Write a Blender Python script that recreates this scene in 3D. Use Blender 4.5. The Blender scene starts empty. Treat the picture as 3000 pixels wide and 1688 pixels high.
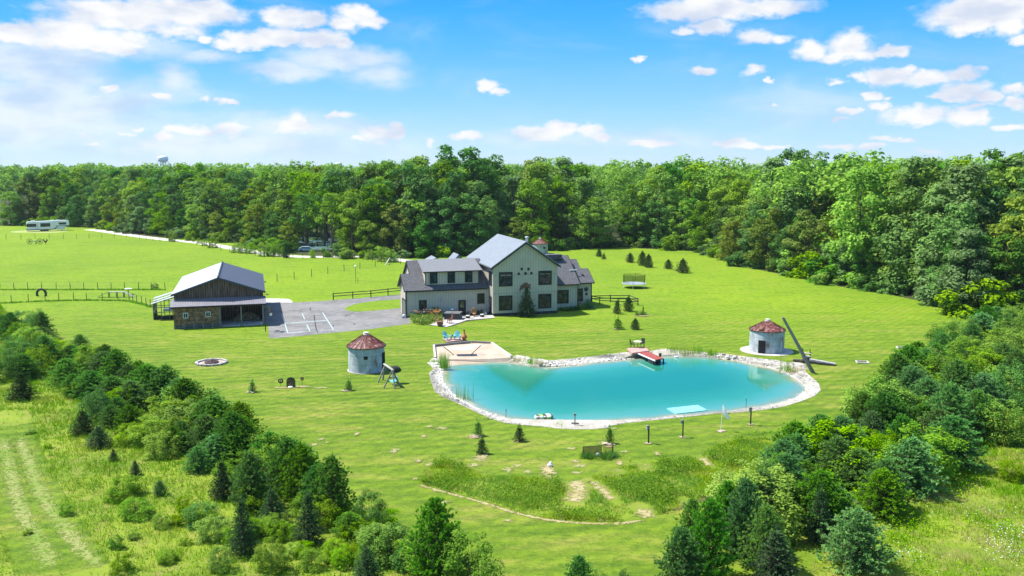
import bpy, bmesh, math, random
import numpy as np
from mathutils import Vector, Matrix
from mathutils.geometry import tessellate_polygon
R = math.radians
sc = bpy.context.scene
C = bpy.context.scene.collection
# ------------------------------------------------------------------ camera
F, H = 2600.0, 22.0                     # focal length in px of a 3000 px wide picture, height of the drone in metres
PITCH = math.atan(352/2600.0)
CP, SP = math.cos(PITCH), math.sin(PITCH)
cd = bpy.data.cameras.new('camera'); cam = bpy.data.objects.new('camera', cd); C.objects.link(cam)
cam.location = (0, 0, H); cam.rotation_euler = (R(90)-PITCH, 0, 0)
cd.sensor_width = 36; cd.lens = F/3000*36; cd.clip_start = .5; cd.clip_end = 20000
sc.camera = cam
sc.render.resolution_x, sc.render.resolution_y = 1024, 576
sc.view_settings.view_transform = 'Standard'; sc.view_settings.look = 'None'
sc.view_settings.gamma = 1; sc.view_settings.exposure = 0.98
sc.cycles.max_bounces = 6; sc.cycles.diffuse_bounces = 3; sc.cycles.glossy_bounces = 3
sc.cycles.transmission_bounces = 4; sc.cycles.transparent_max_bounces = 6
SUN_EL, SUN_AZ = 58, -78                # azimuth measured from +Y towards +X
sd = Vector((math.sin(R(SUN_AZ))*math.cos(R(SUN_EL)), math.cos(R(SUN_AZ))*math.cos(R(SUN_EL)), math.sin(R(SUN_EL))))

def ray(x, y):
    dx, dy = (x-1500)/F, -(y-844)/F
    return Vector((dx, CP+dy*SP, -SP+dy*CP))
def G(x, y, z=0.0):                     # where the ground (or height z) lies in the photograph
    d = ray(x, y); t = (z-H)/d.z
    return Vector((d.x*t, d.y*t, z))
def GY(x, y, Y):                        # point at depth Y
    d = ray(x, y); t = Y/d.y
    return Vector((d.x*t, Y, H+d.z*t))
def pix(p):
    v = Vector(p)-Vector((0, 0, H)); f = v.y*CP-v.z*SP; u = v.y*SP+v.z*CP
    if f < .1: return (-9999, 0)
    return 1500+F*v.x/f, 844-F*u/f
def Z(ox, oy, s):
    return lambda x, y: (ox+x/s, oy+y/s)

# ------------------------------------------------------------------ node helpers
class NT:
    def __init__(s, tree): s.t = tree; s.n = tree.nodes; s.l = tree.links
    def new(s, typ, **kw):
        n = s.n.new(typ)
        for k, v in kw.items(): setattr(n, k, v)
        return n
    def set(s, sock, v):
        if isinstance(v, bpy.types.NodeSocket): s.l.new(v, sock)
        else: sock.default_value = v
    def math(s, op, a, b=0.0, c=None, clamp=False):
        n = s.new('ShaderNodeMath', operation=op, use_clamp=clamp)
        s.set(n.inputs[0], a)
        if len(n.inputs) > 1: s.set(n.inputs[1], b)
        if c is not None: s.set(n.inputs[2], c)
        return n.outputs[0]
    def mix(s, f, a, b, mode='MIX'):
        n = s.new('ShaderNodeMix', data_type='RGBA', blend_type=mode)
        s.set(n.inputs[0], f)
        for i, v in ((6, a), (7, b)):
            if isinstance(v, (tuple, list)) and len(v) == 3: v = (*v, 1)
            s.set(n.inputs[i], v)
        return n.outputs[2]
    def noise(s, vec, scale, detail=3, rough=.55, dist=0.0):
        n = s.new('ShaderNodeTexNoise'); s.set(n.inputs['Vector'], vec)
        n.inputs['Scale'].default_value = scale; n.inputs['Detail'].default_value = detail
        n.inputs['Roughness'].default_value = rough; n.inputs['Distortion'].default_value = dist
        return n.outputs[0]
    def ramp(s, v, lo, hi, smooth=True):
        n = s.new('ShaderNodeMapRange', interpolation_type='SMOOTHSTEP' if smooth else 'LINEAR')
        s.set(n.inputs[0], v); n.inputs[1].default_value = lo; n.inputs[2].default_value = hi
        return n.outputs[0]
    def mapping(s, vec, loc=(0,0,0), rot=(0,0,0), scale=(1,1,1)):
        n = s.new('ShaderNodeMapping'); s.set(n.inputs[0], vec)
        n.inputs[1].default_value = loc; n.inputs[2].default_value = rot; n.inputs[3].default_value = scale
        return n.outputs[0]

# ------------------------------------------------------------------ sky
def ang(x, y):
    d = ray(x, y).normalized(); return math.atan2(d.x, d.y), math.asin(d.z)
CLOUD = [(.5825, 0, a) for a in (
 (900,60,300,70,1),(1080,60,140,60,1),(600,80,350,70,.95),(330,150,150,70,1),(60,170,160,50,1),(450,200,350,70,.9),(560,240,160,40,1),(880,140,180,40,.7),(1020,190,50,25,.9),
 (1450,95,140,60,1),(1560,100,90,50,.9),(1800,80,110,55,1),(1880,110,80,40,1),(1720,120,90,35,1),(1280,200,160,38,1),(1420,190,160,48,1),(1600,200,150,50,1),(1720,220,80,30,.9),(1150,220,90,28,1),
 (2455,432,58,28,1),(2510,462,52,20,1),(570,440,70,18,.8),(800,485,45,20,.9),(1050,500,40,15,.6),(1145,515,60,20,.9),(490,475,50,12,.6),
 (1000,660,160,40,.8),(1150,650,120,40,.8),(1480,640,170,50,.8),(1700,580,90,22,.9),(1490,600,70,45,.7),(1900,670,140,50,.85),(1990,650,60,40,.9),(1800,700,60,20,.9),(2350,680,90,25,.9),(2160,710,30,25,.7),(900,650,70,30,.8),(830,690,60,25,.8),(420,680,60,20,.6),(700,640,40,18,.8),(640,670,100,20,.5),(450,730,50,12,.6))]
CLOUD += [(.5825, 1500, a) for a in (
 (1000,40,330,60,1),(850,60,150,45,1),(1300,30,220,45,1),(1010,130,110,40,1),(850,155,50,20,.8),(1230,180,110,35,.85),(1350,190,60,25,.7),(640,298,42,20,1),(960,360,50,22,1),(1220,355,70,26,.9),(1290,405,16,14,.8),
 (1510,255,100,45,.9),(1700,230,110,75,1),(1690,280,150,35,1),(1920,258,60,28,1),(1850,275,60,22,1),(2380,60,260,80,1),(2300,130,130,40,1),(2500,130,90,50,1),(2560,210,40,25,1),
 (1760,400,50,30,.9),(1880,385,110,45,.95),(1980,360,50,30,1),(2080,395,140,38,.9),(2250,375,90,32,1),(2280,450,110,45,1),(2400,480,60,25,1),(2180,490,60,18,.9),(1820,480,50,25,1),(1890,492,40,14,.7),(1620,415,55,15,.8),
 (1850,540,55,28,1),(1700,560,70,18,.9),(2030,585,150,42,1),(2280,590,110,42,.9),(2350,590,50,35,1),(2330,530,100,20,.8),(2540,450,60,28,.9),(2540,525,60,32,1),(2500,640,90,18,.9),(1640,608,45,13,.8),(1310,520,40,12,.6),
 (130,670,150,45,1),(250,650,120,40,1),(380,660,80,45,.9),(450,690,60,30,.8),(660,715,90,25,1),(750,720,80,18,.9),(1100,720,110,22,.9),(1200,735,80,15,.9),(1330,738,60,12,.8),(1880,700,60,18,.9),(1980,705,50,14,.8),(1650,740,70,15,.9),(1810,745,50,14,.8),(2100,760,80,10,.6))]
VEIL = [(1700,300,340,75,.9),(1450,350,280,60,.8),(1900,380,240,90,.6),(1050,280,200,45,.6),(880,400,110,90,.55),(250,400,330,160,.75),(100,560,420,240,.8),(300,280,300,120,.8),(700,230,330,80,.6),(350,560,700,200,.7),(120,330,300,150,.8),(600,620,500,110,.5),(1500,640,600,90,.45),(900,720,1300,90,.5),(3000,700,1400,70,.35),(4000,560,500,160,.3)]
world = bpy.data.worlds.new('World'); sc.world = world; world.use_nodes = True
w = NT(world.node_tree); w.n.clear()
sky = w.new('ShaderNodeTexSky', sky_type='NISHITA'); sky.sun_disc = False
sky.sun_elevation = R(SUN_EL); sky.sun_rotation = R(SUN_AZ)
sky.air_density = 1.0; sky.dust_density = .35; sky.ozone_density = 2.2
tc = w.new('ShaderNodeTexCoord'); vec = tc.outputs['Generated']
sep = w.new('ShaderNodeSeparateXYZ'); w.set(sep.inputs[0], vec)
az = w.math('ARCTAN2', sep.outputs[0], sep.outputs[1]); el = w.math('ARCSINE', sep.outputs[2])
cmb = w.new('ShaderNodeCombineXYZ'); w.set(cmb.inputs[0], az); w.set(cmb.inputs[1], el)
base = cmb.outputs[0]
def vnoise(scale, amt, detail, sx=1.0):
    n = w.new('ShaderNodeTexNoise'); w.set(n.inputs[0], w.mapping(base, scale=(1, 1.6, 1)))
    n.inputs['Scale'].default_value = scale; n.inputs['Detail'].default_value = detail; n.inputs['Roughness'].default_value = .6
    a = w.new('ShaderNodeVectorMath', operation='MULTIPLY_ADD')
    w.set(a.inputs[0], n.outputs[1]); a.inputs[1].default_value = (amt, amt*.6, 0); a.inputs[2].default_value = (-amt*.5, -amt*.3, 0)
    return a.outputs[0]
wv = w.new('ShaderNodeVectorMath', operation='ADD'); w.set(wv.inputs[0], base); w.set(wv.inputs[1], vnoise(38, .034, 6)); warp = wv.outputs[0]
def field(lst):
    acc = None
    for (cx, cy, rx, ry, wt) in lst:
        a, e = ang(cx, cy); rx, ry = rx/F, ry/F
        m = w.mapping(warp, loc=(-a/rx, -e/ry, 0), scale=(1/rx, 1/ry, 0))
        g = w.new('ShaderNodeTexGradient', gradient_type='SPHERICAL'); w.set(g.inputs[0], m)
        if acc is None: acc = w.math('MULTIPLY', g.outputs[1], wt)
        else: acc = w.math('MAXIMUM', acc, w.math('MULTIPLY', g.outputs[1], wt) if wt < .95 else g.outputs[1])
    return acc
puff = field([(ox+x*k, y*k, rx*k*1.3, ry*k*1.35, wt) for (k, ox, (x, y, rx, ry, wt)) in CLOUD])
veil = field([(x*.5825, y*.5825, rx*.66, ry*.66, wt) for (x, y, rx, ry, wt) in VEIL])
n1 = w.noise(w.mapping(base, scale=(1, 1.9, 1)), 34, 8, .6)
n2 = w.noise(w.mapping(base, scale=(1, 3.0, 1)), 7, 6, .6, .6)
pa = w.ramp(w.math('ADD', puff, w.math('MULTIPLY', w.math('SUBTRACT', n1, .5), .9)), .04, .62)
pa = w.math('MULTIPLY', pa, w.ramp(puff, .02, .12))
va = w.math('MULTIPLY', w.ramp(w.math('ADD', veil, w.math('MULTIPLY', w.math('SUBTRACT', n2, .5), .9)), -.05, .62), .70)
# broken cloud everywhere above the picture and behind it
hi = w.math('MULTIPLY', w.ramp(w.noise(w.mapping(vec, scale=(1, 1, 2.2)), 2.6, 7, .58), .53, .68), w.ramp(el, R(14), R(22)))
alpha = w.math('MAXIMUM', w.math('MAXIMUM', pa, va), hi)
skyc = sky.outputs[0]
# colour balance of the sky by height above the horizon
cr = w.new('ShaderNodeValToRGB'); w.set(cr.inputs[0], w.ramp(el, 0, R(12), False))
els = cr.color_ramp.elements
els[0].position = 0; els[0].color = (.66, .83, .95, 1)
els[1].position = 1; els[1].color = (.030, .40, 1.0, 1)
for p, c in ((.12, (.50, .76, .97, 1)), (.33, (.30, .65, .98, 1)), (.6, (.13, .53, 1.0, 1)), (.8, (.065, .46, 1.0, 1))):
    e = els.new(p); e.color = c
lum = w.new('ShaderNodeRGBToBW'); w.set(lum.inputs[0], skyc)
low = w.math('MULTIPLY', w.math('ADD', lum.outputs[0], 0.0), 1.0)
vs = w.new('ShaderNodeVectorMath', operation='SCALE'); w.set(vs.inputs[0], cr.outputs[0]); w.set(vs.inputs['Scale'], w.math('ADD', 4.75, w.math('MULTIPLY', low, .25)))
us = w.new('ShaderNodeVectorMath', operation='SCALE'); w.set(us.inputs[0], skyc); us.inputs['Scale'].default_value = 1.5
skymix = w.mix(w.ramp(el, R(20), R(50)), vs.outputs[0], us.outputs[0])
nsh = w.noise(w.mapping(base, loc=(3, 1, 0), scale=(1, 2.2, 1)), 16, 4, .5)
cb = w.mix(w.ramp(nsh, .38, .70), (1.0, 1.0, 1.0), (.66, .74, .90))
vc = w.new('ShaderNodeVectorMath', operation='SCALE'); w.set(vc.inputs[0], cb); vc.inputs['Scale'].default_value = 5.7
final = w.mix(alpha, skymix, vc.outputs[0])
bg = w.new('ShaderNodeBackground'); w.set(bg.inputs[0], final); bg.inputs[1].default_value = .09
out = w.new('ShaderNodeOutputWorld'); w.l.new(bg.outputs[0], out.inputs[0])
# ------------------------------------------------------------------ sun
sl = bpy.data.lights.new('sun', 'SUN'); so = bpy.data.objects.new('sun', sl); C.objects.link(so)
sl.energy = 4.4; sl.angle = R(.53); sl.color = (1, .955, .88)
so.rotation_euler = (-sd).to_track_quat('-Z', 'Y').to_euler(); so.location = sd*300
so['kind'] = 'structure'

# ------------------------------------------------------------------ materials
MATS = {}
def newmat(name):
    m = bpy.data.materials.new(name); m.use_nodes = True; t = NT(m.node_tree); t.n.clear()
    o = t.new('ShaderNodeOutputMaterial'); MATS[name] = m
    return m, t, o
def M(name, col, rough=.8, var=.18, scale=3.0, metal=0.0, col2=None, spec=.5, bump=0.0, stretch=(1,1,1), coord='Object', lo=.35, hi=.65):
    if name in MATS: return MATS[name]
    m, t, o = newmat(name)
    b = t.new('ShaderNodeBsdfPrincipled')
    co = t.new('ShaderNodeTexCoord').outputs[coord]
    v = t.mapping(co, scale=stretch)
    n = t.noise(v, scale, 5, .6)
    a = tuple(c*(1-var) for c in col); c2 = col2 or tuple(min(1, c*(1+var)) for c in col)
    t.set(b.inputs['Base Color'], t.mix(t.ramp(n, lo, hi), a, c2))
    b.inputs['Roughness'].default_value = rough; b.inputs['Metallic'].default_value = metal
    b.inputs['Specular IOR Level'].default_value = spec
    if bump:
        bp = t.new('ShaderNodeBump'); bp.inputs['Strength'].default_value = bump; bp.inputs['Distance'].default_value = .05
        t.set(bp.inputs['Height'], n); t.l.new(bp.outputs[0], b.inputs['Normal'])
    t.l.new(b.outputs[0], o.inputs[0])
    return m
def striped(name, col, col2, freq, axis=0, rough=.7, metal=0.0, wid=.25, var=.25, scale=1.5, coord='Object', stain=None, stretch=(1,1,1)):
    """boards, standing seams or corrugation: thin lines every 1/freq metre across a noisy colour"""
    m, t, o = newmat(name); b = t.new('ShaderNodeBsdfPrincipled')
    co = t.new('ShaderNodeTexCoord').outputs[coord]
    s = t.new('ShaderNodeSeparateXYZ'); t.set(s.inputs[0], co)
    fr = t.math('FRACT', t.math('MULTIPLY', s.outputs[axis], freq))
    line = t.math('LESS_THAN', fr, wid)
    n = t.noise(t.mapping(co, scale=stretch), scale, 6, .65)
    a = tuple(c*(1-var) for c in col); bb = tuple(min(1, c*(1+var)) for c in col)
    c = t.mix(t.ramp(n, .3, .7), a, bb)
    if stain:
        n3 = t.noise(t.mapping(co, loc=(4, 9, 2), scale=stretch), scale*.8, 6, .7)
        c = t.mix(t.ramp(n3, stain[1], stain[2]), c, stain[0])
    c = t.mix(t.math('MULTIPLY', line, .8), c, col2)
    t.set(b.inputs['Base Color'], c); b.inputs['Roughness'].default_value = rough; b.inputs['Metallic'].default_value = metal
    t.l.new(b.outputs[0], o.inputs[0]); return m
def glass(name, col=(.012,.016,.018), rough=.06):
    m, t, o = newmat(name); b = t.new('ShaderNodeBsdfPrincipled')
    b.inputs['Base Color'].default_value = (*col, 1); b.inputs['Roughness'].default_value = rough
    b.inputs['Specular IOR Level'].default_value = .35
    co = t.new('ShaderNodeTexCoord').outputs['Object']
    t.set(b.inputs['Base Color'], t.mix(t.ramp(t.noise(co, 1.4, 3), .45, .6), col, tuple(c*3.2+.01 for c in col)))
    t.l.new(b.outputs[0], o.inputs[0]); return m
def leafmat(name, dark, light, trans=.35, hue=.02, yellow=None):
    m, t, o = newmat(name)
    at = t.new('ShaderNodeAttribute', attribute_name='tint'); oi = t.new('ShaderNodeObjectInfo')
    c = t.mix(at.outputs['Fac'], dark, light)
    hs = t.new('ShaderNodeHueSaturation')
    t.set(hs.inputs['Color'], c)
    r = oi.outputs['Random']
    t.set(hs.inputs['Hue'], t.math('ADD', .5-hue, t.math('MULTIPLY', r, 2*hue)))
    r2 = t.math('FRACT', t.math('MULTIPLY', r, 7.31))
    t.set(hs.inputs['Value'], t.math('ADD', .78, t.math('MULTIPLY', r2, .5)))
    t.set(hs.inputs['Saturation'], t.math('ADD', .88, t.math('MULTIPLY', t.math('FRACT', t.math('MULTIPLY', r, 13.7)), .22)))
    d = t.new('ShaderNodeBsdfDiffuse'); tr = t.new('ShaderNodeBsdfTranslucent'); ms = t.new('ShaderNodeMixShader')
    t.set(d.inputs[0], hs.outputs[0]); t.set(tr.inputs[0], hs.outputs[0]); ms.inputs[0].default_value = trans
    t.l.new(d.outputs[0], ms.inputs[1]); t.l.new(tr.outputs[0], ms.inputs[2]); t.l.new(ms.outputs[0], o.inputs[0])
    return m

def lawn_material():
    m, t, o = newmat('lawn'); b = t.new('ShaderNodeBsdfPrincipled')
    p = t.new('ShaderNodeNewGeometry').outputs['Position']
    s = t.new('ShaderNodeSeparateXYZ'); t.set(s.inputs[0], p)
    big = t.noise(t.mapping(p, scale=(1, .6, 1)), .035, 4, .6)
    mid = t.noise(t.mapping(p, loc=(7, 3, 0), rot=(0, 0, R(15)), scale=(.5, 1.6, 1)), .22, 5, .65)
    fine = t.noise(t.mapping(p, rot=(0, 0, R(10)), scale=(.7, 1.0, 1)), 1.6, 5, .75)
    vf = t.noise(p, 4.2, 5, .85)
    lush, lime, dry, dark = (.096, .170, .007), (.225, .345, .004), (.310, .280, .060), (.042, .098, .008)
    blo = t.noise(t.mapping(p, loc=(3, 8, 0), rot=(0, 0, R(-12)), scale=(.6, 1.1, 1)), .75, 6, .7)
    far = t.ramp(s.outputs[1], 95, 150)
    base = t.mix(far, t.mix(t.ramp(big, .35, .65), lush, (.145, .222, .010)), t.mix(t.ramp(big, .3, .7), (.145, .262, .005), lime))
    c = t.mix(t.math('MULTIPLY', t.ramp(mid, .45, .72), t.math('SUBTRACT', .90, t.math('MULTIPLY', far, .45))), base, dry)
    c = t.mix(t.math('MULTIPLY', t.ramp(mid, .50, .25), .55), c, dark)
    c = t.mix(t.math('MULTIPLY', t.ramp(blo, .46, .70), t.math('SUBTRACT', .85, t.math('MULTIPLY', far, .5))), c, (.055, .115, .008))
    c = t.mix(t.math('MULTIPLY', t.ramp(blo, .50, .28), t.math('SUBTRACT', .55, t.math('MULTIPLY', far, .3))), c, (.200, .270, .025))
    # mowing stripes: arcs and lines of slightly bent grass
    wv = t.new('ShaderNodeTexWave', wave_type='BANDS', bands_direction='Y'); t.set(wv.inputs[0], t.mapping(p, rot=(0, 0, R(-14))))
    wv.inputs['Scale'].default_value = .19; wv.inputs['Distortion'].default_value = 2.2; wv.inputs['Detail Scale'].default_value = .12
    c = t.mix(t.math('MULTIPLY', wv.outputs[1], .30), c, (.235, .345, .014))
    wv2 = t.new('ShaderNodeTexWave', wave_type='BANDS', bands_direction='X'); t.set(wv2.inputs[0], t.mapping(p, rot=(0, 0, R(38))))
    wv2.inputs['Scale'].default_value = .30; wv2.inputs['Distortion'].default_value = 3; wv2.inputs['Detail Scale'].default_value = .1
    c = t.mix(t.math('MULTIPLY', wv2.outputs[1], .20), c, (.05, .10, .01))
    c = t.mix(t.math('MULTIPLY', t.ramp(fine, .44, .68), .62), c, dark)
    c = t.mix(t.math('MULTIPLY', t.ramp(vf, .5, .72), .6), c, (.22, .30, .05))
    c = t.mix(t.math('MULTIPLY', t.ramp(vf, .5, .28), .6), c, (.03, .07, .008))
    t.set(b.inputs['Base Color'], c); b.inputs['Roughness'].default_value = .9; b.inputs['Specular IOR Level'].default_value = .15
    bp = t.new('ShaderNodeBump'); bp.inputs['Strength'].default_value = .55; bp.inputs['Distance'].default_value = .12
    t.set(bp.inputs['Height'], t.math('ADD', vf, t.math('MULTIPLY', fine, 1.4))); t.l.new(bp.outputs[0], b.inputs['Normal'])
    t.l.new(b.outputs[0], o.inputs[0]); return m
def ground_material(name, cols, scales=(.5, 3), bump=.4):
    m, t, o = newmat(name); b = t.new('ShaderNodeBsdfPrincipled')
    p = t.new('ShaderNodeNewGeometry').outputs['Position']
    n1, n2, n3 = t.noise(p, scales[0], 5, .65), t.noise(p, scales[1], 5, .7), t.noise(p, scales[1]*6, 3, .7)
    c = t.mix(t.ramp(n1, .38, .62), cols[0], cols[1]); c = t.mix(t.math('MULTIPLY', t.ramp(n2, .45, .7), .7), c, cols[2])
    c = t.mix(t.math('MULTIPLY', t.ramp(n3, .5, .8), .35), c, tuple(x*.45 for x in cols[0]))
    t.set(b.inputs['Base Color'], c); b.inputs['Roughness'].default_value = .92; b.inputs['Specular IOR Level'].default_value = .2
    bp = t.new('ShaderNodeBump'); bp.inputs['Strength'].default_value = bump; bp.inputs['Distance'].default_value = .05
    t.set(bp.inputs['Height'], n3); t.l.new(bp.outputs[0], b.inputs['Normal'])
    t.l.new(b.outputs[0], o.inputs[0]); return m
lawn = lawn_material()
meadow_m = ground_material('meadow_ground', [(.12,.19,.012), (.20,.27,.02), (.24,.21,.06)], (.12, .8))
floor_m = ground_material('forest_floor', [(.035,.05,.012), (.05,.065,.015), (.05,.04,.02)], (.2, 1.5))
asphalt = ground_material('asphalt', [(.145,.142,.138), (.205,.20,.195), (.28,.272,.262)], (.16, .9), .2)
gravel_m = ground_material('gravel', [(.50,.47,.43), (.60,.57,.53), (.40,.37,.32)], (.3, 3), .5)
sand_m = ground_material('sand', [(.43,.33,.25), (.50,.41,.32), (.36,.27,.20)], (.5, 4), .5)
stone_m = ground_material('white_gravel', [(.38,.35,.29), (.51,.48,.42), (.22,.19,.13)], (.7, 5), .8)
soil_m = ground_material('pale_soil', [(.27,.27,.10), (.36,.33,.16), (.18,.24,.04)], (.8, 5), .5)
straw_m = ground_material('dry_straw', [(.32,.26,.12), (.42,.35,.19), (.20,.22,.05)], (.8, 4), .6)
concrete = ground_material('concrete', [(.42,.40,.37), (.5,.48,.45), (.37,.35,.32)], (.5, 4), .2)
bark = M('bark', (.09,.07,.055), .9, .4, 6)
greywood = M('grey_weathered_wood', (.20,.19,.17), .85, .35, 5, stretch=(1,1,6))
darkwood = M('dark_wood', (.045,.035,.028), .85, .4, 5)
redwood = M('red_deck_paint', (.30,.045,.035), .7, .3, 4, col2=(.36,.08,.055))
pinkwood = M('faded_red_deck', (.48,.27,.23), .75, .15, 3)
blackm = M('black_metal', (.02,.02,.022), .45, .2, 4)
whitem = M('white_paint', (.8,.8,.8), .5, .05, 4)
palewood = M('pale_timber', (.50,.46,.42), .8, .2, 4)

# ------------------------------------------------------------------ mesh helpers
class MB:
    def __init__(s): s.v = []; s.f = []
    def add(s, vs, fs):
        k = len(s.v); s.v += [tuple(v) for v in vs]; s.f += [tuple(i+k for i in f) for f in fs]; return s
    def box(s, x0, y0, z0, x1, y1, z1):
        return s.add([(x0,y0,z0),(x1,y0,z0),(x1,y1,z0),(x0,y1,z0),(x0,y0,z1),(x1,y0,z1),(x1,y1,z1),(x0,y1,z1)],
                     [(0,3,2,1),(4,5,6,7),(0,1,5,4),(1,2,6,5),(2,3,7,6),(3,0,4,7)])
    def bar(s, p, q, wd, ht=None, up=(0,0,1)):
        p, q = Vector(p), Vector(q); ht = ht or wd; d = (q-p).normalized(); u = Vector(up)
        if abs(d.dot(u)) > .98: u = Vector((0, 1, 0))
        a = d.cross(u).normalized()*wd/2; b = a.cross(d).normalized()*ht/2
        vs = [p-a-b, p+a-b, p+a+b, p-a+b, q-a-b, q+a-b, q+a+b, q-a+b]
        return s.add(vs, [(0,3,2,1),(4,5,6,7),(0,1,5,4),(1,2,6,5),(2,3,7,6),(3,0,4,7)])
    def tube(s, p, q, r0, r1=None, n=8):
        p, q = Vector(p), Vector(q); r1 = r0 if r1 is None else r1; d = (q-p).normalized()
        u = Vector((0,0,1)) if abs(d.z) < .9 else Vector((1,0,0)); a = d.cross(u).normalized(); b = d.cross(a)
        vs = [p+(a*math.cos(t)+b*math.sin(t))*r0 for t in [2*math.pi*i/n for i in range(n)]]
        vs += [q+(a*math.cos(t)+b*math.sin(t))*r1 for t in [2*math.pi*i/n for i in range(n)]]
        return s.add(vs, [(i, (i+1) % n, n+(i+1) % n, n+i) for i in range(n)]+[tuple(range(n))[::-1], tuple(range(n, 2*n))])
    def path(s, pts, r, n=6):
        for a, b in zip(pts[:-1], pts[1:]): s.tube(a, b, r, r, n)
        return s
    def lathe(s, prof, n=24, c=(0,0,0)):
        vs = []; fs = []
        for (r, z) in prof: vs += [(c[0]+r*math.cos(2*math.pi*i/n), c[1]+r*math.sin(2*math.pi*i/n), c[2]+z) for i in range(n)]
        for k in range(len(prof)-1):
            for i in range(n): fs.append((k*n+i, k*n+(i+1) % n, (k+1)*n+(i+1) % n, (k+1)*n+i))
        fs.append(tuple(range(n))[::-1]); fs.append(tuple(range((len(prof)-1)*n, len(prof)*n)))
        return s.add(vs, fs)
    def prism(s, pts, z0, z1):
        n = len(pts); vs = [(p[0], p[1], z0) for p in pts]+[(p[0], p[1], z1) for p in pts]
        tr = tessellate_polygon([[Vector((p[0], p[1], 0)) for p in pts]])
        fs = [tuple(t) for t in tr]+[tuple(i+n for i in t) for t in tr]+[(i, (i+1) % n, n+(i+1) % n, n+i) for i in range(n)]
        return s.add(vs, fs)
    def prof(s, pts, a0, a1, axis='y'):      # profile (h, z) extruded along axis
        n = len(pts)
        mk = (lambda p, a: (p[0], a, p[1])) if axis == 'y' else (lambda p, a: (a, p[0], p[1]))
        vs = [mk(p, a0) for p in pts]+[mk(p, a1) for p in pts]
        return s.add(vs, [tuple(range(n))[::-1], tuple(range(n, 2*n))]+[(i, (i+1) % n, n+(i+1) % n, n+i) for i in range(n)])
    def slab(s, p4, t):
        p = [Vector(a) for a in p4]; d = Vector((0, 0, -t))
        return s.add(p+[a+d for a in p], [(0,1,2,3),(7,6,5,4),(0,4,5,1),(1,5,6,2),(2,6,7,3),(3,7,4,0)])
    def ball(s, c, r, sq=(1,1,1), n=10, m=6):
        vs = []; fs = []
        for j in range(m+1):
            a = math.pi*j/m
            for i in range(n):
                b = 2*math.pi*i/n; vs.append((c[0]+r*sq[0]*math.sin(a)*math.cos(b), c[1]+r*sq[1]*math.sin(a)*math.sin(b), c[2]+r*sq[2]*math.cos(a)))
        for j in range(m):
            for i in range(n): fs.append((j*n+i, j*n+(i+1) % n, (j+1)*n+(i+1) % n, (j+1)*n+i))
        return s.add(vs, fs)
    def torus(s, c, R0, r, n=28, m=8, normal='z', sq=1.0):
        vs = []; fs = []
        for i in range(n):
            a = 2*math.pi*i/n
            for j in range(m):
                b = 2*math.pi*j/m; x = (R0+r*math.cos(b))*math.cos(a); y = (R0+r*math.cos(b))*math.sin(a)*sq; z = r*math.sin(b)
                vs.append((c[0]+x, c[1]+y, c[2]+z) if normal == 'z' else (c[0]+x, c[1]+z, c[2]+y))
        for i in range(n):
            for j in range(m): fs.append((i*m+j, ((i+1) % n)*m+j, ((i+1) % n)*m+(j+1) % m, i*m+(j+1) % m))
        return s.add(vs, fs)
    def build(s, name, mat, parent=None, smooth=False, bevel=0.0):
        me = bpy.data.meshes.new(name); me.from_pydata(s.v, [], s.f)
        bm = bmesh.new(); bm.from_mesh(me); bmesh.ops.recalc_face_normals(bm, faces=bm.faces)
        if bevel: bmesh.ops.bevel(bm, geom=list(bm.edges), offset=bevel, segments=1, affect='EDGES')
        bm.to_mesh(me); bm.free()
        if smooth: me.shade_smooth()
        me.materials.append(mat)
        o = bpy.data.objects.new(name, me); C.objects.link(o)
        if parent: o.parent = parent
        return o
def thing(name, label, cat, loc=(0,0,0), rz=0.0, group=None):
    o = bpy.data.objects.new(name, None); C.objects.link(o); o.location = loc; o.rotation_euler = (0, 0, rz)
    o.empty_display_size = .3; o['label'] = label; o['category'] = cat
    if group: o['group'] = group
    return o
def tag(o, label, cat, group=None, kind=None):
    o['label'] = label; o['category'] = cat
    if group: o['group'] = group
    if kind: o['kind'] = kind
    return o
def struct(o): o['kind'] = 'structure'; return o
def kids(o): return [c for c in KID.get(o.name, [])]
def copy_tree(o, loc, rz=0.0, scale=None, label=None, group=None):
    r = o.copy(); C.objects.link(r); r.location = loc; r.rotation_euler = (0, 0, rz)
    if scale: r.scale = scale
    if label: r['label'] = label
    if group: r['group'] = group
    for ch in o.children:
        c = ch.copy(); C.objects.link(c); c.parent = r
        for g in ch.children:
            d = g.copy(); C.objects.link(d); d.parent = c
    return r
def sheet(name, pts, z, mat, holes=()):
    loops = [[Vector((p[0], p[1], 0)) for p in pts]]+[[Vector((p[0], p[1], 0)) for p in h] for h in holes]
    flat = [v for l in loops for v in l]; tr = tessellate_polygon(loops)
    me = bpy.data.meshes.new(name); me.from_pydata([(v.x, v.y, z) for v in flat], [], [tuple(t) for t in tr])
    bm = bmesh.new(); bm.from_mesh(me)
    for f in bm.faces:
        f.normal_update()
        if f.normal.z < 0: f.normal_flip()
    bm.to_mesh(me); bm.free(); me.materials.append(mat)
    o = bpy.data.objects.new(name, me); C.objects.link(o); return struct(o)
def smooth_loop(pts, k=3, closed=True):
    for _ in range(k-1):
        q = []; n = len(pts)
        for i in range(n if closed else n-1):
            a, b = Vector(pts[i]), Vector(pts[(i+1) % n]); q += [a*.75+b*.25, a*.25+b*.75]
        pts = q
    return pts
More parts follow.
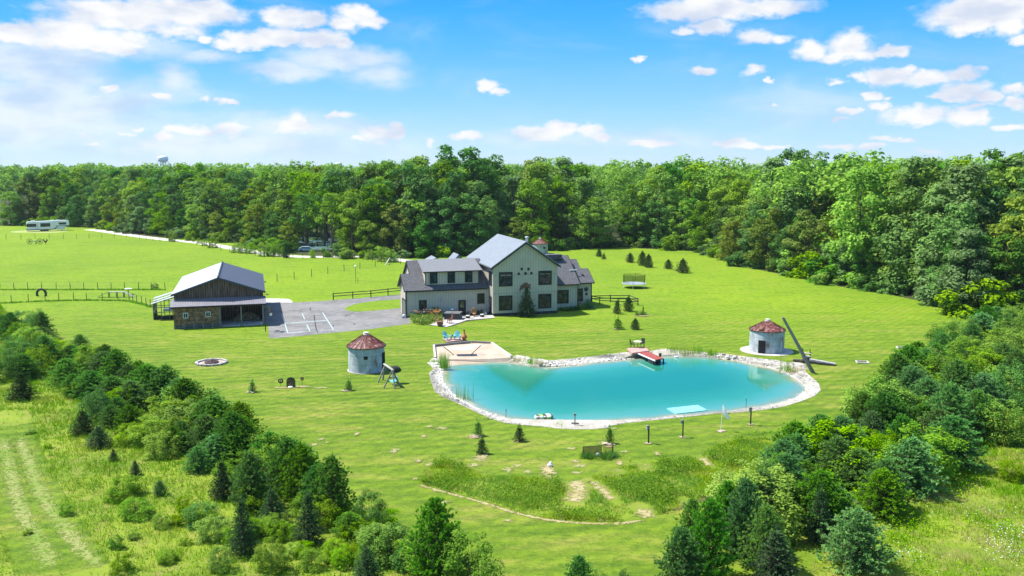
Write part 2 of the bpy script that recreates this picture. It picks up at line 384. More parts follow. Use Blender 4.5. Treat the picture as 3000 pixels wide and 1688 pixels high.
def strip(name, pts, width, z, mat, worn=False):
    P = smooth_loop([Vector((p[0], p[1], 0)) for p in pts], 3, False) if len(pts) > 2 else [Vector((p[0], p[1], 0)) for p in pts]
    L, Rr = [], []
    for i, p in enumerate(P):
        d = (P[min(i+1, len(P)-1)]-P[max(i-1, 0)]).normalized(); n = Vector((-d.y, d.x, 0))*width/2
        L.append(p+n); Rr.append(p-n)
    vs = [(p.x, p.y, z) for p in L+Rr]; n = len(P)
    if worn:
        vs += [(p.x, p.y, z) for p in P]; me = bpy.data.meshes.new(name)
        me.from_pydata(vs, [], [(i, 2*n+i, 2*n+i+1, i+1) for i in range(n-1)]+[(2*n+i, n+i, n+i+1, 2*n+i+1) for i in range(n-1)])
        a = me.attributes.new('core', 'FLOAT', 'POINT'); a.data.foreach_set('value', [0.0]*(2*n)+[.3]+[.85]*(n-2)+[.3]); me.materials.append(wornmat(mat))
        o = bpy.data.objects.new(name, me); C.objects.link(o); return struct(o)
    me = bpy.data.meshes.new(name); me.from_pydata(vs, [], [(i+1, i, n+i, n+i+1)[::-1] for i in range(n-1)]); me.materials.append(mat)
    o = bpy.data.objects.new(name, me); C.objects.link(o); return struct(o)
def wornmat(mat_, sc_=3.0, amp=3.6):
    nm = mat_.name+'_worn'
    if nm not in MATS:
        m2 = mat_.copy(); m2.name = nm; MATS[nm] = m2; t = NT(m2.node_tree); o_ = [q for q in t.n if q.type == 'OUTPUT_MATERIAL'][0]; sh = o_.inputs[0].links[0].from_socket
        pos = t.new('ShaderNodeNewGeometry').outputs['Position']; at = t.new('ShaderNodeAttribute', attribute_name='core')
        k_ = t.ramp(t.math('ADD', t.math('MULTIPLY', at.outputs['Fac'], 1.0), t.math('MULTIPLY', t.math('SUBTRACT', t.noise(pos, sc_, 6, .75), .5), amp)), .30, .72)
        tr = t.new('ShaderNodeBsdfTransparent'); ms = t.new('ShaderNodeMixShader'); t.set(ms.inputs[0], k_); t.l.new(tr.outputs[0], ms.inputs[1]); t.l.new(sh, ms.inputs[2]); t.l.new(ms.outputs[0], o_.inputs[0])
    return MATS[nm]
def blob(cx, cy, rx, ry, rng, n=22, rough=.3):
    ph = [rng.uniform(0, 6.28) for _ in range(5)]
    out = []
    for i in range(n):
        a = 2*math.pi*i/n; k = 1+sum(rough/(j+1)*math.sin((j+2)*a+ph[j]) for j in range(5))*.6
        out.append((cx+rx*k*math.cos(a), cy+ry*k*math.sin(a)))
    return out
def fastmesh(name, V, n_per, mat, tint=None):
    """V: (N*n_per, 3) array; every n_per vertices make one face"""
    me = bpy.data.meshes.new(name); nv = len(V); nf = nv//n_per
    me.vertices.add(nv); me.vertices.foreach_set('co', V.astype(np.float32).ravel())
    me.loops.add(nv); me.loops.foreach_set('vertex_index', np.arange(nv, dtype=np.int32))
    me.polygons.add(nf); me.polygons.foreach_set('loop_start', np.arange(0, nv, n_per, dtype=np.int32))
    me.polygons.foreach_set('loop_total', np.full(nf, n_per, dtype=np.int32))
    if tint is not None:
        a = me.attributes.new('tint', 'FLOAT', 'POINT'); a.data.foreach_set('value', np.repeat(tint, n_per).astype(np.float32))
    me.update(calc_edges=True); me.materials.append(mat); return me
def mo(name, me, parent=None):
    o = bpy.data.objects.new(name, me); C.objects.link(o)
    if parent: o.parent = parent
    return o
def unit(a): return a/np.maximum(np.linalg.norm(a, axis=1, keepdims=True), 1e-6)
def leafquads(P, N, S, rng, asp=.62):
    """leaf-shaped quads (kite) at P, facing N"""
    n = len(P); N = unit(N); T = unit(np.cross(N, rng.normal(size=(n, 3)))); B = np.cross(N, T); S = S[:, None]
    q = np.stack([P-T*S*.5, P+B*S*asp*.5, P+T*S*.5, P-B*S*asp*.5], axis=1)
    return q.reshape(-1, 3)
# ================================================================== SETTING
rnd = random.Random(5); nrg = np.random.default_rng(5)
z4, z5, z6, z3 = Z(1220,940,4.025), Z(1780,900,3.788), Z(1220,1200,2.3), Z(760,840,4.529)
za, zb, zl, zr = Z(0,400,3.22), Z(600,400,3.22), Z(0,840,3.22), Z(2200,840,3.22)
zlb, zrb, zmb = Z(0,1240,3.22), Z(2200,1240,3.22), Z(600,1240,3.22)
WZ = -.45
beach = [z4(*p) for p in ((330,560),(380,530),(500,512),(640,500),(880,488),(1080,483))]
shore = [z4(*p) for p in ((1250,512),(1450,540),(1640,543),(1900,520),(2150,492),(2400,465),(2560,447))]+\
        [z5(*p) for p in ((150,575),(350,552),(500,548),(700,545),(900,545),(1050,550),(1250,570),(1450,600),(1650,640),(1850,690),(2000,745),(2130,820),(2195,890),(2190,940),(2100,1000),(1950,1060),(1750,1105),(1500,1140),(1250,1170),(1000,1190),(700,1218),(400,1245),(0,1278))]+\
        [z4(*p) for p in ((2400,1190),(2100,1215),(1800,1217),(1500,1205),(1300,1185),(1100,1155),(950,1118),(800,1068),(650,1000),(560,942),(450,882),(380,802),(325,730),(305,650))]
waterloop = [G(x, y, WZ) for x, y in beach+shore]
outer = [z4(*p) for p in ((1125,425),(1250,418),(1400,448),(1550,470),(1750,455),(2000,428),(2300,395),(2500,378))]+\
        [z5(*p) for p in ((0,527),(200,500),(350,515),(480,487),(620,465),(780,478),(900,488),(1000,495),(1250,510),(1500,545),(1700,570),(1900,592),(2010,620),(2110,600),(2200,640),(2200,720),(2260,775),(2340,850),(2365,920),(2300,985),(2150,1045),(1950,1105),(1750,1137),(1500,1165),(1200,1182),(900,1217),(500,1257),(200,1287),(0,1322))]+\
        [z4(*p) for p in ((2300,1257),(2100,1277),(1850,1280),(1650,1268),(1450,1243),(1250,1228),(1050,1207),(900,1162),(760,1102),(600,1028),(450,958),(300,892),(215,832),(180,732),(150,620),(205,565),(140,500),(200,440),(232,455))]
boxloop = [z4(*p) for p in ((205,300),(645,256),(885,270),(1120,432))]     # timber edge of the sandbox
ou = [G(x, y, 0) for x, y in outer]; bx = [G(x, y, 0) for x, y in boxloop]
hole = ou+bx
big = [(-2500, -400), (2500, -400), (2500, 5000), (-2500, 5000)]
sheet('ground', big, 0.0, lawn, [hole])
def bank(name, pts, mat):
    me = bpy.data.meshes.new(name); tr = tessellate_polygon([[Vector((p[0], p[1], 0)) for p in pts]])
    me.from_pydata([tuple(p) for p in pts], [], [tuple(t) for t in tr])
    bm = bmesh.new(); bm.from_mesh(me)
    for f in bm.faces:
        f.normal_update()
        if f.normal.z < 0: f.normal_flip()
    bmesh.ops.subdivide_edges(bm, edges=[e for e in bm.edges if e.calc_length() > 1.2], cuts=3, use_grid_fill=False)
    bmesh.ops.triangulate(bm, faces=bm.faces)
    rr = random.Random(2)
    for v in bm.verts: 
        if -.44 < v.co.z < -.01: v.co.z += rr.uniform(-.05, .07)
    bm.to_mesh(me); bm.free(); me.materials.append(mat)
    o = bpy.data.objects.new(name, me); C.objects.link(o); return struct(o)
wb = [Vector((p.x, p.y, WZ)) for p in waterloop]; nb = len(beach)
bankpoly = [Vector((p.x, p.y, .015)) for p in ou]+[wb[0]]+wb[:nb-1:-1]+[wb[nb-1]]
bank('gravel_bank', bankpoly, stone_m)
bank('sand', [Vector((p.x, p.y, -.05)) for p in bx][::-1]+[Vector((ou[-1].x, ou[-1].y, -.05))]+wb[:nb]+[], sand_m)
# pond: a grid with the distance to the shore as an attribute (shallow water over pale sand)
W2 = np.array([(p.x, p.y) for p in waterloop]); x0, y0 = W2.min(0)-1.5; x1, y1 = W2.max(0)+1.5
st = .5; gx, gy = np.meshgrid(np.arange(x0, x1, st), np.arange(y0, y1, st)); P = np.stack([gx.ravel(), gy.ravel()], 1)
def inside(P, L):
    a = np.zeros(len(P), bool); n = len(L)
    for i in range(n):
        p, q = L[i], L[(i+1) % n]
        c = ((p[1] > P[:,1]) != (q[1] > P[:,1])); c &= P[:,0] < (q[0]-p[0])*(P[:,1]-p[1])/((q[1]-p[1]) or 1e-9)+p[0]
        a ^= c
    return a
def dist(P, L, closed=True):
    d = np.full(len(P), 1e9); n = len(L)
    for i in range(n if closed else n-1):
        p, q = np.array(L[i]), np.array(L[(i+1) % n]); v = q-p; t = np.clip(((P-p)@v)/max(v@v, 1e-9), 0, 1)
        d = np.minimum(d, np.linalg.norm(P-(p+t[:,None]*v), axis=1))
    return d
ins = inside(P, W2); dd = dist(P, W2)*np.where(ins, 1, -1)
keep = (dd > -1.0).reshape(gx.shape); idx = np.arange(len(P)).reshape(gx.shape)
fs = [(idx[j,i], idx[j,i+1], idx[j+1,i+1], idx[j+1,i]) for j in range(gx.shape[0]-1) for i in range(gx.shape[1]-1) if keep[j,i] and keep[j,i+1] and keep[j+1,i] and keep[j+1,i+1]]
me = bpy.data.meshes.new('pond'); me.from_pydata([(a, b, WZ) for a, b in P], [], [tuple(int(k) for k in f) for f in fs])
at = me.attributes.new('depth', 'FLOAT', 'POINT'); at.data.foreach_set('value', dd.astype(np.float32))
bm = bmesh.new(); bm.from_mesh(me); bmesh.ops.delete(bm, geom=[v for v in bm.verts if not v.link_faces], context='VERTS'); bm.to_mesh(me); bm.free()
m, t, o_ = newmat('pond_water'); b = t.new('ShaderNodeBsdfPrincipled'); a = t.new('ShaderNodeAttribute', attribute_name='depth')
pos = t.new('ShaderNodeNewGeometry').outputs['Position']
dn = t.math('ADD', a.outputs['Fac'], t.math('MULTIPLY', t.math('SUBTRACT', t.noise(pos, .35, 4), .5), 2.2))
cr = t.new('ShaderNodeValToRGB'); t.set(cr.inputs[0], t.math('DIVIDE', dn, 8.0)); e = cr.color_ramp.elements
e[0].position = 0; e[0].color = (.34, .33, .22, 1); e[1].position = 1; e[1].color = (.010, .170, .112, 1)
for p_, c_ in ((.06, (.16, .24, .16, 1)), (.18, (.075, .26, .21, 1)), (.5, (.024, .215, .140, 1))):
    q = e.new(p_); q.color = c_
t.set(b.inputs['Base Color'], cr.outputs[0]); b.inputs['Roughness'].default_value = .05; b.inputs['IOR'].default_value = 1.5
bp = t.new('ShaderNodeBump'); bp.inputs['Strength'].default_value = .16; bp.inputs['Distance'].default_value = .02
t.set(bp.inputs['Height'], t.noise(t.mapping(pos, scale=(1, 1.7, 1)), 2.2, 3, .6)); t.l.new(bp.outputs[0], b.inputs['Normal'])
t.l.new(b.outputs[0], o_.inputs[0]); me.materials.append(m); po = bpy.data.objects.new('pond', me); C.objects.link(po); struct(po)
# loose white stones of the bank: one uncountable mass
ico = bmesh.new(); bmesh.ops.create_icosphere(ico, subdivisions=1, radius=1); IV = np.array([v.co[:] for v in ico.verts]); IF = np.array([[v.index for v in f.verts] for f in ico.faces]); ico.free()
def stones(name, pts, sizes, mat, rng, zoff=0.0, flat=.6):
    V = []
    for (x, y, z), s in zip(pts, sizes):
        q = IV*(rng.uniform(.6, 1.15, (len(IV), 1)))*s*np.array([rng.uniform(.7, 1.3), rng.uniform(.7, 1.3), flat]); a = rng.uniform(0, 6.28)
        q = q@np.array([[math.cos(a), -math.sin(a), 0], [math.sin(a), math.cos(a), 0], [0, 0, 1]])+np.array([x, y, z+zoff])
        V.append(q[IF].reshape(-1, 3))
    return mo(name, fastmesh(name, np.concatenate(V), 3, mat))
OU2 = np.array([(p.x, p.y) for p in hole]); BX2 = np.array([(p.x, p.y) for p in bx]+[(wb[i].x, wb[i].y) for i in range(nb-1, -1, -1)]+[(ou[-1].x, ou[-1].y)])
cand = np.stack([nrg.uniform(OU2[:,0].min(), OU2[:,0].max(), 120000), nrg.uniform(OU2[:,1].min(), OU2[:,1].max(), 120000)], 1)
okm = inside(cand, OU2) & ~inside(cand, W2) & ~inside(cand, BX2); cand = cand[okm][:9000]
dw = dist(cand, W2); do = dist(cand, OU2); zz = -.45*np.clip(do/(do+dw), 0, 1)
sz = nrg.uniform(.05, .15, len(cand))*np.where(nrg.random(len(cand)) < .08, 1.9, 1)
rockm = M('pale_rock', (.36,.33,.27), .9, .4, 2, col2=(.66,.63,.57), coord='Generated')
tag(stones('bank_stones', np.c_[cand, zz], sz, rockm, nrg), 'loose white limestone chips covering the bank round the pond', 'stones', kind='stuff')
# ---- mown island, driveway, apron, road
drive = [z3(*p) for p in ((60,215),(440,212),(700,200),(980,180),(1300,155),(1890,105),(1985,97),(1985,400),(2015,488),(1500,560),(1100,600),(600,650),(130,690),(118,500),(60,500))]
sheet('driveway', [G(*p) for p in drive], .012, asphalt)
sheet('concrete_apron', [G(*z3(*p)) for p in ((60,158),(250,158),(390,164),(430,188),(440,213),(60,216))], .020, concrete)
sheet('grass_island', smooth_loop([G(*z3(*p)).to_2d() for p in ((1985,158),(1700,180),(1500,195),(1300,225),(1190,258),(1135,285),(1135,308),(1190,325),(1300,335),(1450,325),(1700,305),(1985,268))], 2), .024, lawn)
road = [za(790,872),za(930,888),za(1100,912),za(1300,942),za(1500,966),za(1700,988),za(1860,998),zb(120,1030),zb(300,1062),zb(500,1098),zb(680,1122),zb(830,1132),zb(1000,1137),zb(1250,1134),zb(1450,1135),zb(1600,1142),zb(1720,1152),zb(1900,1175),zb(2200,1190)]
strip('gravel_road', [G(*p) for p in road], 4.2, .012, gravel_m)
pcv = G(*za(430,893)); sheet('gravel_pad', blob(pcv.x-1, pcv.y-2, 10.5, 7, rnd, 24, .15), .016, ground_material('dusty_gravel', [(.26,.34,.06), (.36,.36,.18), (.17,.28,.01)], (.3, 2)))
lines = M('court_paint', (.36,.48,.48), .6, .1, 2)
for a, c in (((295,365),(378,617)),((340,488),(895,450)),((838,345),(982,573)),((378,617),(560,603)),((560,603),(980,573)),((565,357),(602,432)),((630,508),(672,597))):
    p, q = G(*z3(*a)), G(*z3(*c)); strip('court_line', [p, q], (.32 if abs(a[1]-c[1]) < 60 else .13) if a != (560,603) else .10, .018, lines)
crack = M('crack', (.03,.03,.032), .9, .2, 3)
for pl in (((668,262),(676,300),(684,325)),((718,368),(733,400),(730,440),(742,480),(745,530),(760,580),(782,632)),((1130,402),(1150,380),(1200,362),(1285,336)),((1245,480),(1258,500),(1285,512)),((985,508),(982,528))):
    strip('asphalt_crack', [G(*z3(*p)) for p in pl], .16, .017, crack)
strip('drain_mat', [G(*z3(205,590)), G(*z3(268,588))], 1.4, .018, M('drain_mat_dark', (.06,.06,.065), .9, .4, 6))  # dark rectangular drain mat lying on the driveway
def patch(x, y, rx, ry, z, mat_):
    me = bpy.data.meshes.new('bare_soil'); n = 20; vs = [(x, y, z)]+[(x+rx*math.cos(2*math.pi*i/n), y+ry*math.sin(2*math.pi*i/n), z) for i in range(n)]
    me.from_pydata(vs, [], [(0, i+1, (i+1) % n+1) for i in range(n)]); a = me.attributes.new('core', 'FLOAT', 'POINT'); a.data.foreach_set('value', [1.0]+[0.0]*n)
    me.materials.append(wornmat(mat_)); o = bpy.data.objects.new('bare_soil', me); C.objects.link(o); return struct(o)
# ---- unmown ground and worn patches
mead_l = [zlb(-60,-1200),(30,930),(120,1060),(330,1120),(480,1290),(640,1400),(720,1480),(900,1530),(1060,1560),(1180,1610),(1400,1625),(1480,1700),(1500,1760),(-300,1760),(-300,900)]
mead_r = [(2400,1760),(2380,1660),(2560,1480),(2700,1360),(2850,1240),(2980,1150),(3100,1060),(3400,1000),(3500,1760)]
mead_m = [z6(*p) for p in ((20,480),(70,400),(180,340),(300,375),(420,440),(600,455),(850,465),(1000,500),(1120,470),(1240,435),(1400,390),(1700,345),(1920,300),(2050,240),(2200,200),(2350,190),(2500,290),(2400,365),(2150,500),(1900,610),(1750,670),(1590,722),(1500,700),(1400,750),(1200,755),(900,735),(650,680),(450,610),(250,560),(60,510))]
ml, mr, mm = [[G(*p) for p in L] for L in (mead_l, mead_r, mead_m)]
for nm, L in (('meadow_ground', ml), ('meadow_ground', mr), ('meadow_ground', mm)): sheet(nm, L, .01, meadow_m)
# mown track along the left edge, straw windrows
strip('grass_track', [G(*zlb(*p)) for p in ((40,-60),(60,200),(150,520),(330,900),(560,1300),(660,1500))], 4.6, .018, lawn)
track_m = ground_material('mown_hay', [(.17,.24,.04), (.26,.27,.09), (.11,.20,.015)], (.4, 2.2), .6)
for pl, wd in ((((120,20),(260,320),(330,560),(420,740),(620,1000),(830,1240),(1020,1440)), .75), (((20,60),(60,250),(110,560),(230,900),(420,1220),(560,1480)), .8)):
    strip('hay_row', [G(*zlb(*p)) for p in pl], wd*2.3, .024, track_m, True)
strip('straw_edge', [G(*z6(*p)) for p in ((0,505),(60,520),(250,575),(450,627),(650,697),(900,752),(1200,772),(1400,770),(1600,728))], .55, .022, straw_m, True)
strip('straw_edge', [G(*z6(*p)) for p in ((1600,728),(1900,622),(2150,512),(2400,378),(2505,290))], .7, .022, ground_material('cut_edge', [(.06,.07,.02), (.14,.12,.05), (.03,.04,.01)], (.8, 4)), True)
MPATH = ((((1050,450),(1095,520),(1075,600),(1050,640)), 1.6), (((1130,460),(1230,520),(1290,580),(1350,630)), .9), (((1500,650),(1540,700),(1560,760)), 1.3), (((1880,310),(1960,360),(2000,390)), .8), (((2080,490),(2120,520)), 1.3), (((1800,610),(1850,640)), 1.1), (((1440,735),(1490,745)),1.3), (((1530,370),(1560,400)),1.4), (((1320,405),(1370,420)),1.0))
for pl, wd in MPATH:
    strip('straw_path', [G(*z6(*p)) for p in pl], wd*1.5, .028, straw_m, True)
patches = [(885,415,.9,2.4),(685,378,.6,.5),(745,422,.6,.4),(1070,350,.6,.4),(1100,380,.9,.45),(1080,428,.7,.4),(1365,360,.4,.8),(430,330,1.0,.9),(385,378,.8,.6),(165,128,.9,.5),(95,115,.5,.4),(50,185,.5,.5),(380,188,.9,.5),(680,220,.5,.35),(1043,265,.7,.45),(1300,250,.7,.45),(1563,232,.35,.3),(1795,190,.4,.3),(2048,150,.5,.4),(2250,105,.35,.3),(1330,128,.4,.25),(445,320,.8,.8),(620,405,.6,.8),(95,375,.7,.5),(190,630,.6,.4),(610,752,.5,.3),(140,550,.6,.3),(1620,300,.4,.5),(1400,285,.5,.3),(12,350,.5,.4)]
for i, (x, y, rx, ry) in enumerate(patches):
    p = G(*z6(x, y)); patch(p.x, p.y, rx*.95, ry*1.25, .030+.0004*i, soil_m if i % 3 else straw_m)
for i, (x, y, rx, ry) in enumerate(((1175,1390,.6,.3),(1035,205,1,.4),(820,1345,1.4,.3),(560,1330,.7,.3),(1100,155,.7,.3))):
    p = G(*(z3(x, y) if x < 1036 and y > 1000 or x > 1100 else zmb(x, y))); patch(p.x, p.y, rx*.9, ry*1.5, .04+.001*i, soil_m)
for i, (x, y, rx, ry) in enumerate(((1100,155,.5,.5),(1150,185,.3,.3),(1790,265,.8,1.2),(2120,35,.5,.4),(2230,50,.8,.6),(2070,125,.6,.6),(2010,360,.6,.6),(1985,530,.3,.3),(2260,760,.6,.7),(1430,105,.4,.6))):
    p = G(*zmb(x, y)); patch(p.x, p.y, rx*.8, ry, .05+.001*i, soil_m)
# ---- wood floor and the lake behind the trees
edge = [(-700,640),(-300,655),(0,662),(150,663),(280,668),(400,690),(560,702),(700,713),(815,742),(1000,757),(1235,757),(1400,748),(1630,733),(1817,725),(2027,736),(2100,755),(2170,780),(2300,806),(2423,834),(2530,850),(2609,864),(2750,893),(2830,925),(2960,925),(3100,915),(3400,905)]
EW = [G(*p) for p in edge]
sheet('forest_floor', [(p.x, p.y) for p in EW]+[(1500, 500), (2400, 4900), (-2400, 4900), (-2400, 500)], .008, floor_m)
lk = glass('lake_water', (.10,.17,.20), .04)
sheet('lake', [G(*zb(*p)).to_2d() for p in ((880,1075),(1010,1070),(1250,1062),(1330,1055),(1330,975),(1100,950),(850,950))], .03, lk)
sheet('lake', [G(*zb(*p)).to_2d() for p in ((540,985),(640,985),(640,935),(540,935))], .03, lk)
# ---- patio and flower bed ground
zp = Z(1180,880,8.05)
sheet('patio', [G(*zp(*p)).to_2d() for p in ((1440,365),(2130,355),(2175,425),(1520,475),(1030,640),(620,590),(760,520),(940,520),(950,400))], .08, concrete)
strip('patio_edge', [G(*zp(1030,648)), G(*zp(1290,560)), G(*zp(1520,482)), G(*zp(2175,430))], .35, .05, M('patio_edging', (.08,.075,.07), .9, .3, 4))

# ================================================================== HOUSE
siding = striped('pale_board_siding', (.47,.425,.345), (.24,.23,.20), 2.4, 0, .75, wid=.13, var=.07, scale=.8)
siding_side = striped('pale_board_siding_side', (.47,.425,.345), (.24,.23,.20), 2.4, 1, .75, wid=.13, var=.07, scale=.8)
shingle = M('shingle_roof', (.070,.071,.078), .85, .35, 7, col2=(.130,.131,.142))
metalroof = M('pale_metal_roof', (.20,.22,.245), .5, .10, 2)
trim = M('dark_trim', (.008,.009,.010), .6, .2, 3)
found = M('dark_foundation', (.045,.045,.045), .9, .5, 3)
pane = glass('window_glass')
HO = Vector((-2.82, 130.9, 0)); HR = R(16.3)
house = thing('farmhouse', 'large pale sage farmhouse with grey gabled roofs and black framed windows', 'house', HO, HR)
def win(parent, u0, u1, z0, z1, v, nx=2, ny=2, axis='y', name='window', side=-1, fr=.19):
    """frame proud of the wall face at v; pane behind it; muntins"""
    f = MB(); d0, d1 = (v+side*.06, v+.02*-side)
    lo, hi = min(d0, d1), max(d0, d1)
    def bxx(a0, b0, a1, b1, l=lo, h=hi):
        if axis == 'y': f.box(a0, l, b0, a1, h, b1)
        else: f.box(l, a0, b0, h, a1, b1)
    bxx(u0, z0, u1, z0+fr); bxx(u0, z1-fr, u1, z1); bxx(u0, z0+fr, u0+fr, z1-fr); bxx(u1-fr, z0+fr, u1, z1-fr)
    for i in range(1, nx):
        x = u0+(u1-u0)*i/nx; bxx(x-.055, z0+fr, x+.055, z1-fr, lo+.01*(side < 0), hi-.01*(side > 0))
    if ny > 1:
        z = (z0+z1)/2; xs = [u0+fr]+[u0+(u1-u0)*i/nx for i in range(1, nx)]+[u1-fr]
        for a, b_ in zip(xs[:-1], xs[1:]): bxx(a+(0 if a == xs[0] else .055), z-.035, b_-(0 if b_ == xs[-1] else .055), z+.035, lo+.01*(side < 0), hi-.01*(side > 0))
    o = f.build(name, trim, parent)
    g = MB(); l2, h2 = (v+side*.02, v+side*.012)
    if axis == 'y': g.box(u0+fr, min(l2, h2), z0+fr, u1-fr, max(l2, h2), z1-fr)
    else: g.box(min(l2, h2), u0+fr, z0+fr, max(l2, h2), u1-fr, z1-fr)
    g.build('pane', pane, o); return o
k = .68
def zf(v): return 4.05+k*(v-2.1)
# main block
MB().prof([(0,.42),(10.1,.42),(10.1,7.3),(5.05,10.85),(0,7.3)], 0, 15.3).build('wall', siding, house)
MB().box(.03, .03, 0, 10.07, 15.27, .42).build('foundation', found, house)
MB().slab([(-.38,-.38,7.40),(5.05,-.38,11.15),(5.05,15.7,11.15),(-.38,15.7,7.40)], .2).build('roof', metalroof, house)
MB().slab([(5.05,-.38,11.15),(10.5,-.38,7.40),(10.5,15.7,7.40),(5.05,15.7,11.15)], .2).build('roof', metalroof, house)
f = MB(); f.slab([(-.42,-.42,7.22),(5.05,-.42,10.99),(5.05,-.37,10.99),(-.42,-.37,7.22)], .22); f.slab([(5.05,-.42,10.99),(10.54,-.42,7.22),(10.54,-.37,7.22),(5.05,-.37,10.99)], .22)
f.box(-.46, -.3, 7.1, -.37, 15.6, 7.26); f.box(10.49, -.3, 7.1, 10.58, 15.6, 7.26); f.build('fascia', trim, house)
f = MB(); f.box(0.05, -.03, 6.08, 10.05, 0, 6.16); f.box(.05, -.03, 3.35, 10.05, 0, 3.43); f.build('siding_band', M('siding_band', (.30,.31,.27), .8, .1, 3), house)
for (a, b_, c, d) in ((.92,3.02,4.45,6.6),(7.08,9.2,4.45,6.6),(.9,3.0,.82,3.06),(7.06,9.15,.86,3.08)): win(house, a, b_, c, d, 0)
win(house, .6, 2.3, 4.5, 6.6, 0, 1, 2, 'x')
dr = MB().box(-.07, .75, .3, 0, 1.9, 2.85).build('door', trim, house); MB().box(-.09, .95, 1.2, -.07, 1.7, 2.6).build('door_glass', pane, dr); MB().ball((-.1, 1.78, 1.4), .05).build('handle', whitem, dr)
MB().lathe([(.22,0),(.22,1.5),(.32,1.5),(.32,1.62),(.2,1.7)], 14, (7.0, 5.6, 9.7)).build('flue_pipe', M('galvanised', (.55,.57,.57), .4, .2, 6, metal=.6), house)
# left wing
MB().prof([(2.45,.0),(13.25,.0),(13.25,4.2),(7.85,7.75),(2.45,4.1)], -11.35, -.02, 'x').build('wall', siding, house)
MB().prof([(2.45,.0),(8.15,.0),(8.15,4.1),(5.3,6.0),(2.45,4.1)], -12.55, -11.35, 'x').build('wall', siding_side, house)
MB().box(-12.58, 2.42, 0, -.05, 2.9, .22).build('foundation', found, house)
MB().slab([(-12.95,2.1,zf(2.1)),(-.02,2.1,zf(2.1)),(-.02,7.85,zf(7.85)),(-11.6,7.85,zf(7.85))][:2]+[(-.02,5.3,zf(5.3)),(-12.95,5.3,zf(5.3))], .18).build('roof', shingle, house)
MB().slab([(-11.6,5.3,zf(5.3)),(-.02,5.3,zf(5.3)),(-.02,7.85,zf(7.85)),(-11.6,7.85,zf(7.85))], .18).build('roof', shingle, house)
MB().slab([(-12.95,5.3,zf(5.3)),(-11.62,5.3,zf(5.3)),(-11.62,8.5,4.05),(-12.95,8.5,4.05)], .18).build('roof', shingle, house)
MB().slab([(-11.6,7.85,zf(7.85)),(-.02,7.85,zf(7.85)),(-.02,13.6,4.05),(-11.6,13.6,4.05)], .18).build('roof', shingle, house)
f = MB(); f.bar((-12.98,2.1,3.93),(-12.98,5.3,6.10),.05,.24); f.bar((-12.98,5.3,6.10),(-12.98,8.5,3.93),.05,.24); f.bar((-11.63,5.4,6.2),(-11.63,7.85,7.83),.05,.24); f.bar((-11.63,7.85,7.83),(-11.63,13.6,3.93),.05,.24)
f.box(-12.9,2.0,3.84,-.45,2.09,3.98); f.build('fascia', trim, house)
f = MB(); f.tube((-12.62,2.36,.1),(-12.62,2.36,3.8),.06); f.tube((-12.66,2.75,.1),(-12.66,2.75,3.9),.05); f.build('downspout', trim, house)
dm = MB().box(-9.62, 3.05, 4.5, -1.5, 7.0, 6.55).build('dormer', siding, house)
MB().slab([(-10.05,2.65,6.72),(-.95,2.65,6.72),(-.95,7.85,8.04),(-9.95,7.85,8.04)], .12).build('dormer_roof', M('dormer_shingle', (.155,.16,.17), .7, .2, 9, col2=(.21,.215,.225)), dm)
f = MB(); f.box(-10.05,2.6,6.56,-.95,2.65,6.7); f.box(-9.68,2.98,4.62,-1.44,3.04,4.7); f.build('dormer_trim', trim, dm)
f = MB(); f.box(-9.66,3.0,4.7,-9.56,3.05,6.55); f.build('dormer_corner', trim, dm)
for a, b_ in ((-8.95,-7.78),(-6.25,-5.1),(-3.58,-2.4)): win(house, a, b_, 4.86, 6.5, 3.05, 1, 2)
win(house, -10.72, -9.6, .98, 2.53, 2.45, 1, 1); win(house, -1.83, -.68, 1.62, 3.2, 2.45, 1, 2)
dr = MB().box(-4.75, 2.37, .12, -3.6, 2.45, 2.3).build('door', trim, house); MB().box(-4.47, 2.35, 1.15, -3.92, 2.37, 2.05).build('door_glass', glass('door_glass_m', (.10,.095,.05)), dr)
gd = MB().box(-12.62, 3.2, .02, -12.55, 5.9, 2.35).build('garage_door', M('grey_garage_door', (.13,.14,.14), .6, .1, 3), house)
f = MB(); f.box(-12.66,3.0,0,-12.56,3.2,2.5); f.box(-12.66,5.9,0,-12.56,6.1,2.5); f.box(-12.66,3.2,2.35,-12.56,5.9,2.5); f.build('garage_frame', trim, house)
f = MB()
MB().prof([(-3.3+a,z) for a, z in ((-.95,7.5),(0,8.42),(.95,7.5))], 8.4, 12.0).build('rear_dormer', siding, house)
MB().slab([(-4.4,8.2,7.45),(-3.3,8.2,8.62),(-3.3,12,8.62),(-4.4,12,7.45)], .1).add([],[]).slab([(-3.3,8.2,8.62),(-2.2,8.2,7.45),(-2.2,12,7.45),(-3.3,12,8.62)], .1).build('rear_dormer_roof', metalroof, house)
MB().slab([(-7.9,8.2,7.7),(-6.9,8.2,8.22),(-6.9,12,8.22),(-7.9,12,7.7)], .1).slab([(-6.9,8.2,8.22),(-6.0,8.2,7.7),(-6.0,12,7.7),(-6.9,12,8.22)], .1).build('rear_dormer_roof', metalroof, house)
